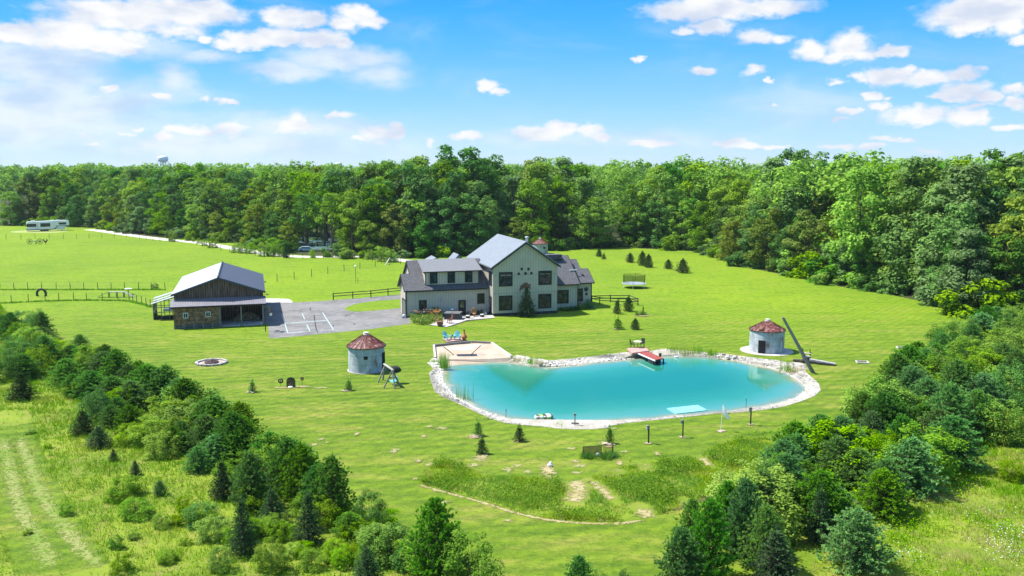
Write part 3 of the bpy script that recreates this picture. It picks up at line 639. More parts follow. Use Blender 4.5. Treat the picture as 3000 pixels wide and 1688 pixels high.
# right wing
MB().prof([(3.0,0),(14.0,0),(14.0,4.1),(8.5,7.7),(3.0,4.1)], 10.12, 14.62, 'x').build('wall', siding, house)
MB().prof([(3.9,0),(9.3,0),(9.3,4.0),(6.6,5.75),(3.9,4.0)], 14.62, 17.25, 'x').build('wall', siding, house)
MB().prof([(7.0,0),(13.0,0),(13.0,4.0),(9.5,6.95),(7.0,4.0)], 14.65, 16.4, 'x').build('wall', siding, house)
def zr_(v): return 4.02+k*(v-2.65)
MB().slab([(10.12,2.65,4.02),(14.8,2.65,4.02),(14.8,8.5,zr_(8.5)),(10.12,8.5,zr_(8.5))], .18).build('roof', shingle, house)
MB().slab([(10.12,8.5,zr_(8.5)),(14.8,8.5,zr_(8.5)),(14.8,14.3,4.05),(10.12,14.3,4.05)], .18).build('roof', shingle, house)
MB().box(10.12, 7.2, 7.5, 13.4, 8.8, 8.25).build('roof_ridge_box', shingle, house)
MB().slab([(14.82,3.55,4.05),(17.55,3.55,4.05),(17.55,6.6,5.98),(14.82,6.6,5.98)], .18).slab([(14.82,6.6,5.98),(17.55,6.6,5.98),(17.55,9.6,4.05),(14.82,9.6,4.05)], .18).build('roof', shingle, house)
MB().slab([(14.82,6.7,5.6),(16.6,6.7,5.6),(16.6,9.2,7.25),(14.82,9.2,7.25)], .18).slab([(14.82,9.2,7.25),(16.6,9.2,7.25),(16.6,13.2,4.4),(14.82,13.2,4.4)], .18).build('roof', shingle, house)
f = MB(); f.box(10.15,2.56,3.84,14.8,2.64,3.98); f.box(14.85,3.46,3.87,17.55,3.54,4.01); f.bar((17.58,3.55,3.95),(17.58,6.6,5.88),.05,.24); f.bar((14.83,2.65,3.92),(14.83,8.5,7.9),.05,.24)
f.tube((14.55,2.9,.1),(14.55,2.9,3.85),.06); f.tube((17.2,3.82,.1),(17.2,3.82,3.9),.06); f.build('fascia', trim, house)
win(house, 11.1, 13.05, 1.0, 3.12, 3.0, 2, 1); win(house, 14.7, 15.75, 1.05, 3.12, 3.9, 1, 1)
MB().bar((14.0,5.2,5.95),(15.2,5.2,5.95),.12).tube((14.6,5.2,5.7),(14.6,5.2,6.0),.06).build('roof_vent', whitem, house)
MB().lathe([(.14,0),(.14,.3),(.2,.34)], 10, (16.1,5.1,4.9)).build('roof_vent', trim, house)
def hloc(u, v, z):
    return HO+Matrix.Rotation(HR, 3, 'Z')@Vector((u, v, z))
def ornament(u, v, z, r, label, spokes=8, colr=blackm, nm='wall_ornament'):
    m_ = MB()
    for i in range(spokes):
        a = 2*math.pi*i/spokes; m_.ball((r*.62*math.cos(a), -.04, r*.62*math.sin(a)), r*.36, (1,.3,1), 7, 4)
    m_.ball((0,-.06,0), r*.35, (1,.5,1), 8, 5); o = m_.build(nm, colr); o.location = hloc(u, v, z); o.rotation_euler = (0,0,HR)
    return tag(o, label, 'ornament', 'dark metal flower ornaments on the house wall')
ornament(4.46, 0, 6.98, .22, 'upper left of the five dark metal flowers above the animal sculpture')
ornament(5.5, 0, 6.95, .24, 'upper right of the five dark metal flowers above the animal sculpture')
ornament(3.99, 0, 6.28, .22, 'lower left of the five dark metal flowers above the animal sculpture')
ornament(5.04, 0, 6.30, .26, 'lower middle of the five dark metal flowers above the animal sculpture')
ornament(5.96, 0, 6.30, .22, 'lower right of the five dark metal flowers above the animal sculpture')
ornament(16.3, 3.9, 2.95, .42, 'large dark star ornament by the right corner of the house', 5)
ornament(16.35, 3.9, 2.2, .26, 'small round dark ornament below the star on the house')
rustm = M('rusty_metal', (.16,.07,.04), .7, .4, 5)
f = MB()
for (x, z, r, sx, sz) in ((0,.1,.42,1.3,.8),(.15,.45,.22,1.5,.5),(-.55,-.1,.2,1,1.6),(.6,.0,.2,1,1.5),(-.75,-.45,.13,1,1.8),(-.35,-.3,.12,1,1.6),(.35,-.3,.12,1,1.6),(.85,-.3,.1,1,1.4),(.75,.2,.16,1.3,.8)): f.ball((x, -.05, z), r, (sx,.25,sz), 9, 5)
o = f.build('wall_sculpture', rustm); o.location = hloc(4.95,0,4.35); o.rotation_euler = (0,0,HR); tag(o, 'rusty metal animal sculpture on the tall gable wall above the spruce', 'sculpture')
f = MB()
for s in (-1, 1): f.ball((s*.22,-.04,.1), .2, (1,.2,1.2), 8, 4); f.ball((s*.18,-.04,-.16), .13, (1,.2,1.1), 8, 4)
f.tube((0,-.04,-.25),(0,-.04,.25),.03)
o = f.build('butterfly_ornament', M('silvery_pink', (.45,.38,.38), .6, .3, 6)); o.location = hloc(-7.32,2.45,2.58); o.rotation_euler = (0,0,HR); tag(o, 'pale butterfly shaped ornament on the wall left of the door', 'ornament')

# ================================================================== BARN
BO = Vector((-46.45, 120.11, 0)); BR = R(16.3)
barnboard = striped('weathered_barn_board', (.16,.105,.072), (.016,.011,.009), 3.1, 0, .9, wid=.22, var=.6, scale=1.6, stain=((.17,.045,.038), .48, .66), stretch=(3,1,.35))
shingled = M('cedar_shingle_wall', (.13,.08,.05), .9, .4, 1.8, col2=(.34,.19,.10), stretch=(1,1,2.2))
steel = striped('ribbed_steel_roof', (.30,.31,.34), (.13,.135,.15), 3.2, 0, .42, metal=.3, wid=.14, var=.08)
steel_lit = striped('steel_roof_lit', (.47,.48,.50), (.36,.37,.39), 1.1, 1, .35, metal=.0, wid=.06, var=.05)  # left slope: sun and sky reflection painted into the steel colour
barn = thing('barn', 'dark weathered timber barn with steel roof and an open wood store', 'barn', BO, BR)
MB().prof([(.02,3.7),(11.98,3.7),(11.98,4.5),(6,6.62),(.02,4.5)], 2.0, 22.3).build('gable_wall', barnboard, barn)
MB().box(.02,5.6,0,11.98,22.3,3.7).build('rear_wall', barnboard, barn)
MB().slab([(-.3,1.6,4.62),(5.98,1.6,6.82),(5.98,22.9,6.82),(-.3,22.9,4.62)], .14).build('roof', steel_lit, barn)
MB().slab([(5.98,1.6,6.82),(12.27,1.6,4.62),(12.27,22.9,4.62),(5.98,22.9,6.82)], .14).build('roof', striped('steel_roof_shaded', (.060,.066,.092), (.035,.038,.05), 1.1, 1, .55, metal=.0, wid=.08, var=.08), barn)  # right slope: same roof steel, its shade painted in as a darker colour
f = MB(); f.slab([(-.33,1.54,4.60),(5.98,1.54,6.80),(5.98,1.6,6.80),(-.33,1.6,4.60)], .28).slab([(5.98,1.54,6.80),(12.3,1.54,4.60),(12.3,1.6,4.60),(5.98,1.6,6.80)], .28); f.tube((5.98,1.55,6.86),(5.98,22.9,6.86),.13); f.build('roof_trim', M('slate_trim', (.05,.06,.07), .5, .1, 3), barn)
MB().slab([(-.36,-.32,3.14),(12.3,-.32,3.14),(12.3,2.0,3.90),(-.36,2.0,3.90)], .1).build('porch_roof', striped('porch_steel', (.26,.25,.28), (.11,.11,.12), 3.2, 0, .45, metal=.3, wid=.18, var=.12), barn)
f = MB(); f.box(-.36,-.36,2.92,12.3,-.3,3.12); f.box(0,1.9,3.62,12,2.0,3.8); f.build('porch_beam', darkwood, barn)
MB().box(.02,.02,.6,6.0,5.58,3.1).build('shed_wall', shingled, barn)
MB().box(0,0,0,6.0,5.58,.58).build('plinth', striped('plinth_boards', (.12,.105,.09), (.3,.28,.24), .8, 0, .9, wid=.1, var=.5, scale=3), barn)
for x in (6.12, 8.9, 11.85): MB().box(x-.09,.05,0,x+.09,.23,3.0).build('post', greywood, barn)
MB().box(11.75,2.6,0,11.93,2.78,3.2).build('post', greywood, barn); MB().box(5.95,-.02,.0,6.07,.04,3.0).build('corner_board', greywood, barn); MB().box(2.95,-.02,.58,3.03,.018,3.0).build('corner_board', greywood, barn)
MB().box(6.02,.3,.0,11.9,5.58,.10).build('floor_slab', gravel_m, barn)
MB().box(11.78,2.8,0,11.9,5.58,3.4).build('side_wall', barnboard, barn)
for (a, b_, c, d) in ((1.25,1.92,1.48,2.22),(4.19,4.84,1.52,2.26)):
    f = MB(); f.box(a,-.06,c,b_,.02,c+.07).box(a,-.06,d-.07,b_,.02,d).box(a,-.06,c+.07,a+.07,.02,d-.07).box(b_-.07,-.06,c+.07,b_,.02,d-.07).box((a+b_)/2-.02,-.05,c+.07,(a+b_)/2+.02,.02,d-.07)
    wf = f.build('window', whitem, barn); MB().box(a+.07,-.0,c+.07,b_-.07,.012,d-.07).build('pane', pane, wf)
f = MB(); a, b_, c, d = 7.7, 8.5, 1.4, 2.15
f.box(a,5.5,c,b_,5.58,c+.05).box(a,5.5,d-.05,b_,5.58,d).box(a,5.5,c,a+.05,5.58,d).box(b_-.05,5.5,c,b_,5.58,d); f.build('window_frame', M('tan_paint', (.4,.33,.25), .7, .1, 3), barn)
MB().tube((12.0,3.2,3.9),(12.55,3.2,4.0),.03).lathe([(.06,.12),(.22,0)],10,(12.6,3.2,3.85)).build('barn_lamp', blackm, barn); MB().tube((12.0,16,4.2),(12.5,16,4.25),.03).lathe([(.06,.12),(.22,0)],10,(12.5,16,4.1)).build('barn_lamp', blackm, barn)
def bloc(u, v, z=0): return BO+Matrix.Rotation(BR, 3, 'Z')@Vector((u, v, z))
# firewood heap
V = MB(); rr = random.Random(3)
for i in range(420):
    x = rr.uniform(-1.9, 1.9); h_ = max(.12, 1.15*(1-abs(x/2.05)**2.2)); y = rr.uniform(-.6, .7); z = rr.uniform(0, h_)*(1-abs(y)*.25)+.14
    a = rr.gauss(0, .5); d = Vector((math.sin(a)*.3, -math.cos(a)*.16-.05, rr.gauss(0,.14))).normalized()*.2; c_ = Vector((x, y, z)); V.tube(c_-d, c_+d, rr.uniform(.06,.11), n=5)
o = V.build('firewood_pile', M('split_firewood', (.34,.18,.10), .85, .5, 5, col2=(.60,.40,.24))); o.location = bloc(9.6, 4.3); o.rotation_euler = (0,0,BR); tag(o, 'heap of split reddish firewood in the open bay of the barn', 'firewood', kind='stuff')
# lean-to kennel / glasshouse frame
lt = thing('lean_to', 'open timber lean-to with glazed shed roof on the left of the barn', 'lean-to', BO, BR)
palesteel = M('clear_panels', (.45,.47,.47), .3, .12, 2)
MB().slab([(-3.75,8.5,2.38),(-.35,8.5,3.4),(-.35,9.9,3.4),(-3.75,9.9,2.38)], .05).slab([(-3.6,10.1,2.55),(-.35,10.1,3.55),(-.35,11.6,3.55),(-3.6,11.6,2.55)], .05).slab([(-3.7,11.8,2.7),(-.35,11.8,3.7),(-.35,13.6,3.7),(-3.7,13.6,2.7)], .05).build('roof_panel', palesteel, lt)
f = MB()
for y in (8.8, 10.0, 11.2, 12.4, 13.5):
    f.box(-3.5,y,0,-3.38,y+.12,2.5)
    if y in (8.8, 13.5): f.box(-2.4,y,0,-2.3,y+.1,2.8).box(-1.3,y,0,-1.2,y+.1,3.1)
for y in (8.8, 13.5): f.bar((-3.45,y+.05,1.1),(-.3,y+.05,1.1),.09).bar((-3.45,y+.05,2.1),(-.3,y+.05,2.1),.08)
f.bar((-3.44,8.8,2.4),(-3.44,13.6,2.4),.1).bar((-3.44,8.8,1.1),(-3.44,13.6,1.1),.08); f.bar((-3.8,8.75,2.28),(-.3,8.75,3.32),.1)
f.build('timber_frame', greywood, lt)
MB().box(-2.3,11,.9,-.6,12.6,1.25).build('white_box', whitem, lt)
MB().box(-3.4,9.0,0,-.6,9.05,.55).box(-3.42,9.0,0,-3.37,13.4,.9).build('low_panel', darkwood, lt)
# basketball hoop
hp = thing('basketball_hoop', 'black pole basketball hoop beside the right corner of the barn', 'basketball hoop', bloc(12.05,-5.2), BR)
MB().tube((0,0,0),(0,0,3.2),.065).bar((0,0,3.15),(.35,.1,3.1),.06).build('pole', blackm, hp)
bb = MB().bar((.38,-.5,2.95),(.72,.35,2.95),.05,.95).build('backboard', M('dark_backboard', (.04,.03,.035), .35, .2, 3), hp); MB().torus((.75,-.15,2.58),.22,.025,20,6).build('rim', M('red_rim', (.4,.03,.02), .4, .1, 3), hp)
MB().lathe([(.21,0),(.13,-.4)],10,(.75,-.15,2.56)).build('net', whitem, hp)

# ================================================================== GRAIN BINS
galv = striped('rusty_galvanised', (.40,.44,.47), (.20,.23,.24), 1.1, 2, .5, metal=.1, wid=.06, var=.25, scale=1.9, stain=((.24,.13,.07), .54, .70), stretch=(1,1,.45))
redroof = M('red_rusty_roof', (.17,.032,.026), .65, .3, 3.2, col2=(.42,.27,.22), lo=.48, hi=.74, stretch=(1,1,1))
def bin_(name, label, c, r, h, re, ra, pad, win_, door=None, seed=0, cap=(.62,.6,.57)):
    t_ = thing(name, label, 'grain bin', (c.x, c.y, 0), seed*.9, 'round steel grain bins')
    prof = []
    n = 36; z = .05
    while z < h: prof += [(r, z), (r-.018, z+.045)]; z += .09
    prof.append((r, h)); MB().lathe([(r-.06, .05)]+prof, 48).build('wall', galv, t_)
    cone = MB(); N = 24
    for i in range(N):
        a0, a1 = 2*math.pi*i/N, 2*math.pi*(i+1)/N; p = lambda rr_, a, z_: (rr_*math.cos(a), rr_*math.sin(a), z_)
        cone.add([p(re,a0,h-.02), p(re,a1,h-.02), p(.3,a1,h+ra), p(.3,a0,h+ra)], [(0,1,2,3)])
        am = a0; cone.bar(p(re,am,h), p(.3,am,h+ra+.02), .045, .07)
    rf = cone.build('roof', redroof, t_); MB().lathe([(re,h-.06),(re+.02,h+.01)],48).build('eave_ring', trim, rf)
    MB().lathe([(.40,h+ra-.07),(.34,h+ra+.04),(.16,h+ra+.10),(.16,h+ra+.18),(.3,h+ra+.2),(.02,h+ra+.26)],16).build('roof_cap', M('weathered_cap', cap, .7, .3, 6), rf)
    for (deg, z0, wd, ht) in win_:
        a = R(deg)-t_.rotation_euler.z; fr_ = MB(); ct = Vector((math.cos(a), math.sin(a), 0)); tn = Vector((-math.sin(a), math.cos(a), 0))
        q = MB()
        for (du, dz, w_, h_) in ((0,ht/2+.03,wd+.16,.06),(0,-ht/2-.03,wd+.16,.06),(-wd/2-.05,0,.06,ht),(wd/2+.05,0,.06,ht)):
            c_ = ct*(r+.02)+tn*du+Vector((0,0,z0+dz)); q.bar(c_-tn*w_/2, c_+tn*w_/2, .07, h_)
        wo = q.build('window', galv, t_); c_ = ct*(r+.005)+Vector((0,0,z0)); MB().bar(c_-tn*wd/2, c_+tn*wd/2, .05, ht).build('pane', pane, wo)
    if door:
        a = R(door[0])-t_.rotation_euler.z; ct = Vector((math.cos(a), math.sin(a), 0)); tn = Vector((-math.sin(a), math.cos(a), 0)); c_ = ct*(r+.01)+Vector((0,0,door[2]/2+.05))
        MB().bar(c_-tn*door[1]/2, c_+tn*door[1]/2, .06, door[2]).build('doorway', M('dark_opening', (.004,.004,.006), .9, .1, 3), t_)
    sheet('concrete_pad', [(c.x+pad*math.cos(2*math.pi*i/32), c.y+pad*math.sin(2*math.pi*i/32)) for i in range(32)], .03, concrete)
    return t_
c1 = G(1066,1096)+Vector((0,1.97,0)); b1 = bin_('grain_bin', 'corrugated bin with bright red roof left of the sandbox', c1, 1.97, 2.75, 2.15, 1.25, 2.12, [(-83,1.75,.42,.38)], (-12,.7,2.0), 1)
c2 = G(2260,1038)+Vector((0,2.05,0)); b2 = bin_('grain_bin', 'rust-streaked bin with dull maroon roof beside the leaning pole', c2, 2.05, 2.65, 2.17, 1.05, 3.15, [(-52,1.75,.36,.42)], (-122,.85,1.55), 0)
MB().bar((-1.35,-1.5,2.88),(-.9,-1.05,3.15),.5,.03).build('lifted_roof_sheet', rustm, b2)
c3 = G(1583,745)+Vector((0,2.0,0)); b3 = bin_('grain_bin', 'small grain bin with faded roof half hidden behind the house', c3, 2.05, 2.6, 2.2, 1.3, 2.4, [(-60,1.6,.6,.5)], None, 3)
# ================================================================== YARD OBJECTS
turq = M('turquoise_paint', (.16,.52,.60), .6, .08, 3)
wicker = M('wicker', (.35,.17,.06), .8, .35, 14, col2=(.5,.30,.12))
browniron = M('brown_iron', (.20,.075,.045), .6, .3, 5)
darkchair = M('dark_wicker', (.03,.028,.027), .7, .3, 8)
cream = M('cream_cushion', (.62,.60,.54), .9, .08, 3)
def adirondack(name, label, loc, rz):
    t_ = thing(name, label, 'chair', loc, rz, 'turquoise garden chairs on the small deck')
    MB().slab([(-.28,-.38,.38),(.28,-.38,.38),(.28,.2,.26),(-.28,.2,.26)], .04).build('seat', turq, t_)
    f = MB()
    for i, hgt in enumerate((.92,1.05,1.14,1.05,.92)):
        x = -.24+.12*i; f.bar((x,.14,.24),(x*1.15,.50,hgt),.105,.03,up=(0,-1,0))
    f.bar((-.3,.42,.72),(.3,.42,.72),.05,.08); f.build('backrest', turq, t_)
    for s in (-1, 1):
        MB().bar((s*.36,-.42,.56),(s*.36,.36,.58),.13,.03).build('armrest', turq, t_)
        MB().bar((s*.34,-.36,0),(s*.34,-.36,.55),.09,.04).build('leg', turq, t_)
        MB().bar((s*.3,.40,.0),(s*.3,-.1,.34),.04,.1).build('leg', turq, t_)
    return t_
dk = [G(*zp(*p)).to_2d() for p in ((940,932),(1480,925),(1505,972),(1045,1018))]
o = MB(); o.prism(dk, .12, .24)
o = o.build('wooden_platform', pinkwood); tag(o, 'small faded red plank platform under the turquoise chairs', 'deck')
ch = adirondack('garden_chair', 'turquoise slatted chair turned sideways at the left of the small platform', G(*zp(1040,935),.24), R(48))
adirondack('garden_chair', 'turquoise slatted chair beside the clay chimney stove', G(*zp(1290,925),.24), R(8))
t_ = thing('side_table', 'small turquoise table between the two turquoise chairs', 'table', G(*zp(1185,918),.24), .3)
MB().box(-.25,-.22,.42,.25,.22,.46).build('table_top', turq, t_)
for a in (-1,1):
    for b_ in (-1,1): MB().box(a*.2-.03,b_*.17-.03,0,a*.2+.03,b_*.17+.03,.42).build('leg', turq, t_)
o = MB().lathe([(.09,0),(.12,.16),(.1,.18)],10).build('flower_pot', blackm); o.location = G(*zp(1175,850),.7); tag(o, 'small dark pot on the turquoise side table', 'pot')
terra = M('terracotta', (.42,.13,.05), .75, .25, 3)
t_ = thing('chiminea', 'terracotta clay chimney stove at the right end of the small platform', 'chiminea', G(*zp(1450,940),.2))
MB().lathe([(.12,.12),(.28,.2),(.37,.38),(.34,.55),(.2,.72),(.12,.85),(.095,1.2),(.125,1.3)],18).build('body', terra, t_, smooth=True); MB().lathe([(.13,1.28),(.14,1.33)],14).build('rim', blackm, t_); MB().torus((0,0,.08),.2,.03,16,6).build('stand', blackm, t_)
# sandbox timbers
tbw = [G(x, y, 0) for x, y in boxloop]; tw = thing('sandbox_timbers', 'weathered timber edging round the sand beach', 'timber edging', (0,0,0))
pl = [G(*z4(222,450))]+tbw
for i, (a, b_) in enumerate(zip(pl[:-1], pl[1:])):
    dlt = (b_-a).normalized()*.1; n_ = max(1, int((b_-a).length/3))
    MB().bar(a+Vector((0,0,.02))+dlt, b_+Vector((0,0,.02))-dlt, .24, .42).build('timber', palewood if i in (0, 3) else greywood, tw)
# hammock
zh = Z(1180,880,8.05)
hl, hr_ = G(*zh(1230,1310),-.1), G(*zh(1590,1300),-.1)
ux = (hr_-hl).normalized(); vy = Vector((-ux.y, ux.x, 0)); ht = thing('hammock', 'blue and white striped hammock on a dark steel stand on the sand', 'hammock')
lw = (hr_-hl).length; e0 = hl-ux*1.35+Vector((0,0,1.15)); e1 = hr_+ux*1.35+Vector((0,0,1.25))
MB().tube(hl, e0, .045).tube(hr_, e1, .045).tube(hl, hr_, .05).tube(hl-vy*.6, hl+vy*.6, .045).tube(hr_-vy*.6, hr_+vy*.6, .045).build('stand', M('rust_steel', (.10,.065,.05), .6, .3, 4), ht)
vs = []; fs_ = []
for i in range(13):
    s_ = i/12; c_ = e0.lerp(e1, .24+.52*s_)+Vector((0,0,-.42*math.sin(math.pi*(.24+.52*s_))))
    for j in range(5): vs.append(c_+vy*(-.62+.31*j)+Vector((0,0,.05*abs(j-2))))
for i in range(12):
    for j in range(4): fs_.append((i*5+j, i*5+j+1, (i+1)*5+j+1, (i+1)*5+j))
MB().add(vs, fs_).build('hammock_cloth', striped('striped_cloth', (.72,.76,.80), (.25,.38,.62), 5.0, 1, .9, wid=.4, var=.03), ht)
f = MB()
for j in range(5): f.tube(e0, vs[j], .012, n=4); f.tube(e1, vs[60+j], .012, n=4)
f.build('rope', whitem, ht)
# hot tub, chairs, grill, planter
tub = thing('hot_tub', 'square black hot tub with grey folding cover on the patio', 'hot tub', G(*zp(1195,450),.08), R(-8))
MB().box(-1.15,-1.0,0,1.15,1.0,.86).build('cabinet', striped('tub_boards', (.03,.03,.034), (.012,.012,.012), 4, 2, .6, wid=.1), tub); tub.location = G(*zp(1190,430),.08)
f = MB(); f.box(-1.2,-1.05,.86,-.01,1.05,.95).box(.01,-1.05,.86,1.2,1.05,.95); f.build('cover', M('grey_vinyl_cover', (.13,.135,.14), .55, .1, 3), tub, bevel=.02)
def rocker(label, loc, rz, mat_, high=1.15):
    t_ = thing('rocking_chair', label, 'rocking chair', loc, rz, 'rocking chairs on the patio')
    MB().box(-.26,-.25,.40,.26,.25,.44).build('seat', mat_, t_); f = MB()
    for i in range(6): x = -.25+.1*i; f.bar((x,.22,.42),(x,.46,high+(.04 if 0 < i < 5 else -.03)),.05,.03,up=(0,-1,0))
    f.bar((-.28,.44,high),(.28,.44,high),.04,.1); f.build('backrest', mat_, t_)
    for s in (-1,1):
        MB().bar((s*.3,-.28,.66),(s*.3,.34,.66),.07,.03).bar((s*.3,-.24,.06),(s*.3,-.24,.66),.04).build('armrest', mat_, t_)
        MB().path([(s*.27,-.5,.10),(s*.27,-.2,.02),(s*.27,.2,.02),(s*.27,.55,.12)],.025).tube((s*.27,-.2,.03),(s*.27,-.2,.42),.02).tube((s*.27,.2,.03),(s*.27,.2,.42),.02).build('rocker', mat_, t_)
    return t_
rocker('tall tan wicker chair in front of the orange lilies', G(*zp(800,530),.08), R(190), wicker, 1.6)
rocker('reddish brown rocking chair at the corner of the hot tub', G(*zp(1110,540),.08), R(-60), browniron)
t_ = thing('planter', 'round rusty brown planter pot at the front of the patio', 'planter', G(*zp(878,600),.08)); MB().lathe([(.28,0),(.42,.15),(.46,.55),(.50,.62),(.4,.63)],16).build('pot', browniron, t_); MB().lathe([(.40,.6),(.02,.62)],14).build('soil', M('dark_soil', (.03,.02,.012), .9, .3, 5), t_)
t_ = thing('barrel_chair', 'rattan egg-shaped chair between the two black patio chairs', 'chair', G(*zp(1685,385),.08), R(20))
f = MB(); f.torus((0,.15,.85),.42,.06,20,7,'y'); f.lathe([(.12,.0),(.2,.2),(.14,.4)],12); f.build('frame', wicker, t_); MB().ball((0,.22,.8),.4,(1,.35,1),12,7).build('backrest', wicker, t_); MB().ball((0,-.05,.5),.33,(1,.9,.3),12,6).build('seat', wicker, t_)
def tubchair(label, loc, rz):
    t_ = thing('patio_chair', label, 'chair', loc, rz, 'black wicker patio chairs'); n = 10; f = MB()
    for i in range(n):
        a0, a1 = math.pi*i/n, math.pi*(i+1)/n
        p0, p1 = Vector((.36*math.cos(a0), .36*math.sin(a0), .3)), Vector((.36*math.cos(a1), .36*math.sin(a1), .3))
        h0, h1 = .35+.45*math.sin(a0), .35+.45*math.sin(a1); q0, q1 = p0*1.18+Vector((0,0,h0-.05)), p1*1.18+Vector((0,0,h1-.05))
        f.add([p0,p1,q1,q0,p0*.93,p1*.93,q1*.93,q0*.93], [(0,1,2,3),(7,6,5,4),(3,2,6,7),(0,4,5,1)])
    f.build('backrest', darkchair, t_); MB().lathe([(.3,0),(.34,.3)],14).build('base', darkchair, t_); MB().lathe([(.3,.3),(.33,.36),(.28,.42)],14).build('cushion', cream, t_); return t_
tubchair('black wicker chair with cream cushion nearest the hot tub', G(*zp(1535,420),.08), R(-40))
tubchair('black wicker chair with cream cushion right of the rattan chair', G(*zp(1870,390),.08), R(5))
t_ = thing('barbecue', 'kettle style grill with white domed lid behind the hot tub', 'grill', hloc(-5.9,1.7,.08), HR)
MB().ball((0,0,.82),.3,(1,1,.6),14,7).build('bowl', blackm, t_); MB().ball((0,0,.95),.29,(1,1,.62),14,7).build('lid', whitem, t_); MB().box(-.85,-.2,.8,-.36,.2,.84).box(.36,-.2,.8,.85,.2,.84).build('side_shelf', blackm, t_)
MB().box(-.3,-.2,0,-.25,.2,.8).box(.25,-.2,0,.3,.2,.8).build('stand', blackm, t_)
o = MB().box(-.45,-.3,0,.45,.3,.28).box(-.25,-.2,.28,.35,.2,.42).build('stone_step', M('pale_step_stone', (.6,.58,.55), .8, .15, 4)); o.location = hloc(-1.0,1.55,.06); tag(o, 'low pale stacked stones beside the house steps', 'stones')
o = MB().box(-.5,-.35,0,.5,.35,.5).ball((0,0,.5),.35,(1.2,.9,.35),8,5).build('covered_bench', darkchair); o.location = hloc(-1.9,1.9,.06); tag(o, 'dark covered bench beside the house entrance', 'bench')
o = MB().ball((0,0,.3),.32,(1,1,.9),10,6).box(-.3,-.3,0,.3,.3,.3).build('stone_planter', M('grey_stone', (.4,.4,.4), .8, .3, 4)); o.location = hloc(-13.0,2.2,0); tag(o, 'grey stone urn at the left corner of the house by the driveway', 'urn')
# ---- dock and deck on the pond
zd = Z(1820,970,12.075)
dp = [G(*zd(*p), .30) for p in ((200,610),(810,552),(1005,690),(390,772))]
MB_ = MB().prism([p.to_2d() for p in dp], .08, .30); o = MB_.build('pond_deck', pinkwood); tag(o, 'faded red square deck platform at the back shore of the pond', 'deck')
dw_ = [G(*zd(*p), .22) for p in ((575,755),(900,700),(1500,965),(1200,1020))]
dock = thing('dock', 'narrow red dock running out over the pond from the deck', 'dock')
MB().prism([p.to_2d() for p in dw_], .12, .22).build('planks', redwood, dock)
MB().bar(dw_[0]+Vector((0,-.06,-.1)), dw_[3]+Vector((0,-.06,-.1)), .07, .14).build('side_beam', whitem, dock)
f = MB()
for p in (dw_[3], dw_[2], dw_[0].lerp(dw_[3], .5), dw_[1].lerp(dw_[2], .5)): f.tube((p.x, p.y+.1, -.8), (p.x, p.y+.1, .12), .09)
f.prism([(p.x*.9+q.x*.1, p.y*.9+q.y*.1) for p, q in zip(dw_[2:]+[dw_[3].lerp(dw_[0], .3), dw_[2].lerp(dw_[1], .3)], [dw_[0]]*4)], -.40, .11); f.build('floats', blackm, dock)
o = MB().lathe([(.12,0),(.17,.2),(.05,.22)],12).ball((0,0,.3),.2,(1,1,.7),8,5).build('potted_plant', M('dark_plant', (.03,.05,.015), .8, .4, 8)); o.location = G(*zd(1375,905), .22); tag(o, 'small potted plant at the far end of the dock', 'potted plant')
t_ = thing('bistro_table', 'round cream table between two dark chairs on the pond deck', 'table', G(*zd(580,580), .3)); MB().lathe([(.5,.72),(.5,.75),(.02,.76)],24).build('table_top', cream, t_); MB().lathe([(.2,0),(.05,.1),(.05,.72)],12).build('pedestal', wicker, t_)
def patio_chair(label, loc, rz):
    t_ = thing('dining_chair', label, 'chair', loc, rz, 'dark chairs on the pond deck'); MB().box(-.24,-.24,.42,.24,.24,.46).build('seat', darkchair, t_)
    MB().bar((-.0,.24,.44),(0,.34,1.02),.46,.03,up=(0,-1,0)).build('backrest', darkchair, t_)
    for a in (-1,1):
        for b_ in (-1,1): MB().box(a*.21-.02,b_*.2-.02,0,a*.21+.02,b_*.2+.02,.42).build('leg', darkchair, t_)
        MB().bar((a*.25,-.24,.64),(a*.25,.26,.66),.04,.03).build('armrest', darkchair, t_)
patio_chair('dark armchair left of the round cream table', G(*zd(400,582), .3), R(70)); patio_chair('dark armchair right of the round cream table', G(*zd(745,560), .3), R(-25))
f = MB(); f.ball((0,0,.08),.22,(1.3,.7,.6),10,6).tube((.2,0,.1),(.28,0,.42),.03).ball((.3,0,.43),.05,(1.3,1,1),6,4); o = f.build('swan_float', whitem, smooth=True); o.location = G(*zd(1950,945), WZ); tag(o, 'small white floating swan near the dock', 'decoy')
# float tube, swim mat
p = G(*z4(1495,1180), WZ); p.y += .55
t_ = thing('inflatable_tube', 'white, black and green inflatable double tube at the near shore', 'inflatable', p, .15)
two = striped('tube_vinyl', (.60,.63,.60), (.02,.022,.02), 1.5, 0, .35, wid=.42, var=.05, stain=((.20,.45,.03), .52, .56))
MB().torus((-.28,0,.2),.32,.2,24,10).build('ring', two, t_, smooth=True); MB().torus((.38,0,.2),.36,.2,24,10).build('ring', two, t_, smooth=True); MB().box(-.5,-.25,.08,.6,.25,.16).build('floor', blackm, t_)
mt = [G(*z5(*p), WZ) for p in ((655,1130),(1000,1093),(1108,1150),(760,1190))]
o = MB().prism([p.to_2d() for p in mt], WZ+.005, WZ+.07).build('floating_mat', M('pale_blue_foam', (.20,.55,.66), .5, .05, 2)); tag(o, 'flat pale blue foam mat floating near the shore', 'floating mat')
o = MB().tube((0,0,0),(0,0,1.0),.05).box(-.1,-.1,1.0,.1,.1,1.15).bar((-.3,0,.3),(.35,0,.25),.12).build('stump_marker', greywood); o.location = G(*z4(1868,1245),-.1); tag(o, 'short grey post with driftwood among rocks on the near shore', 'post')
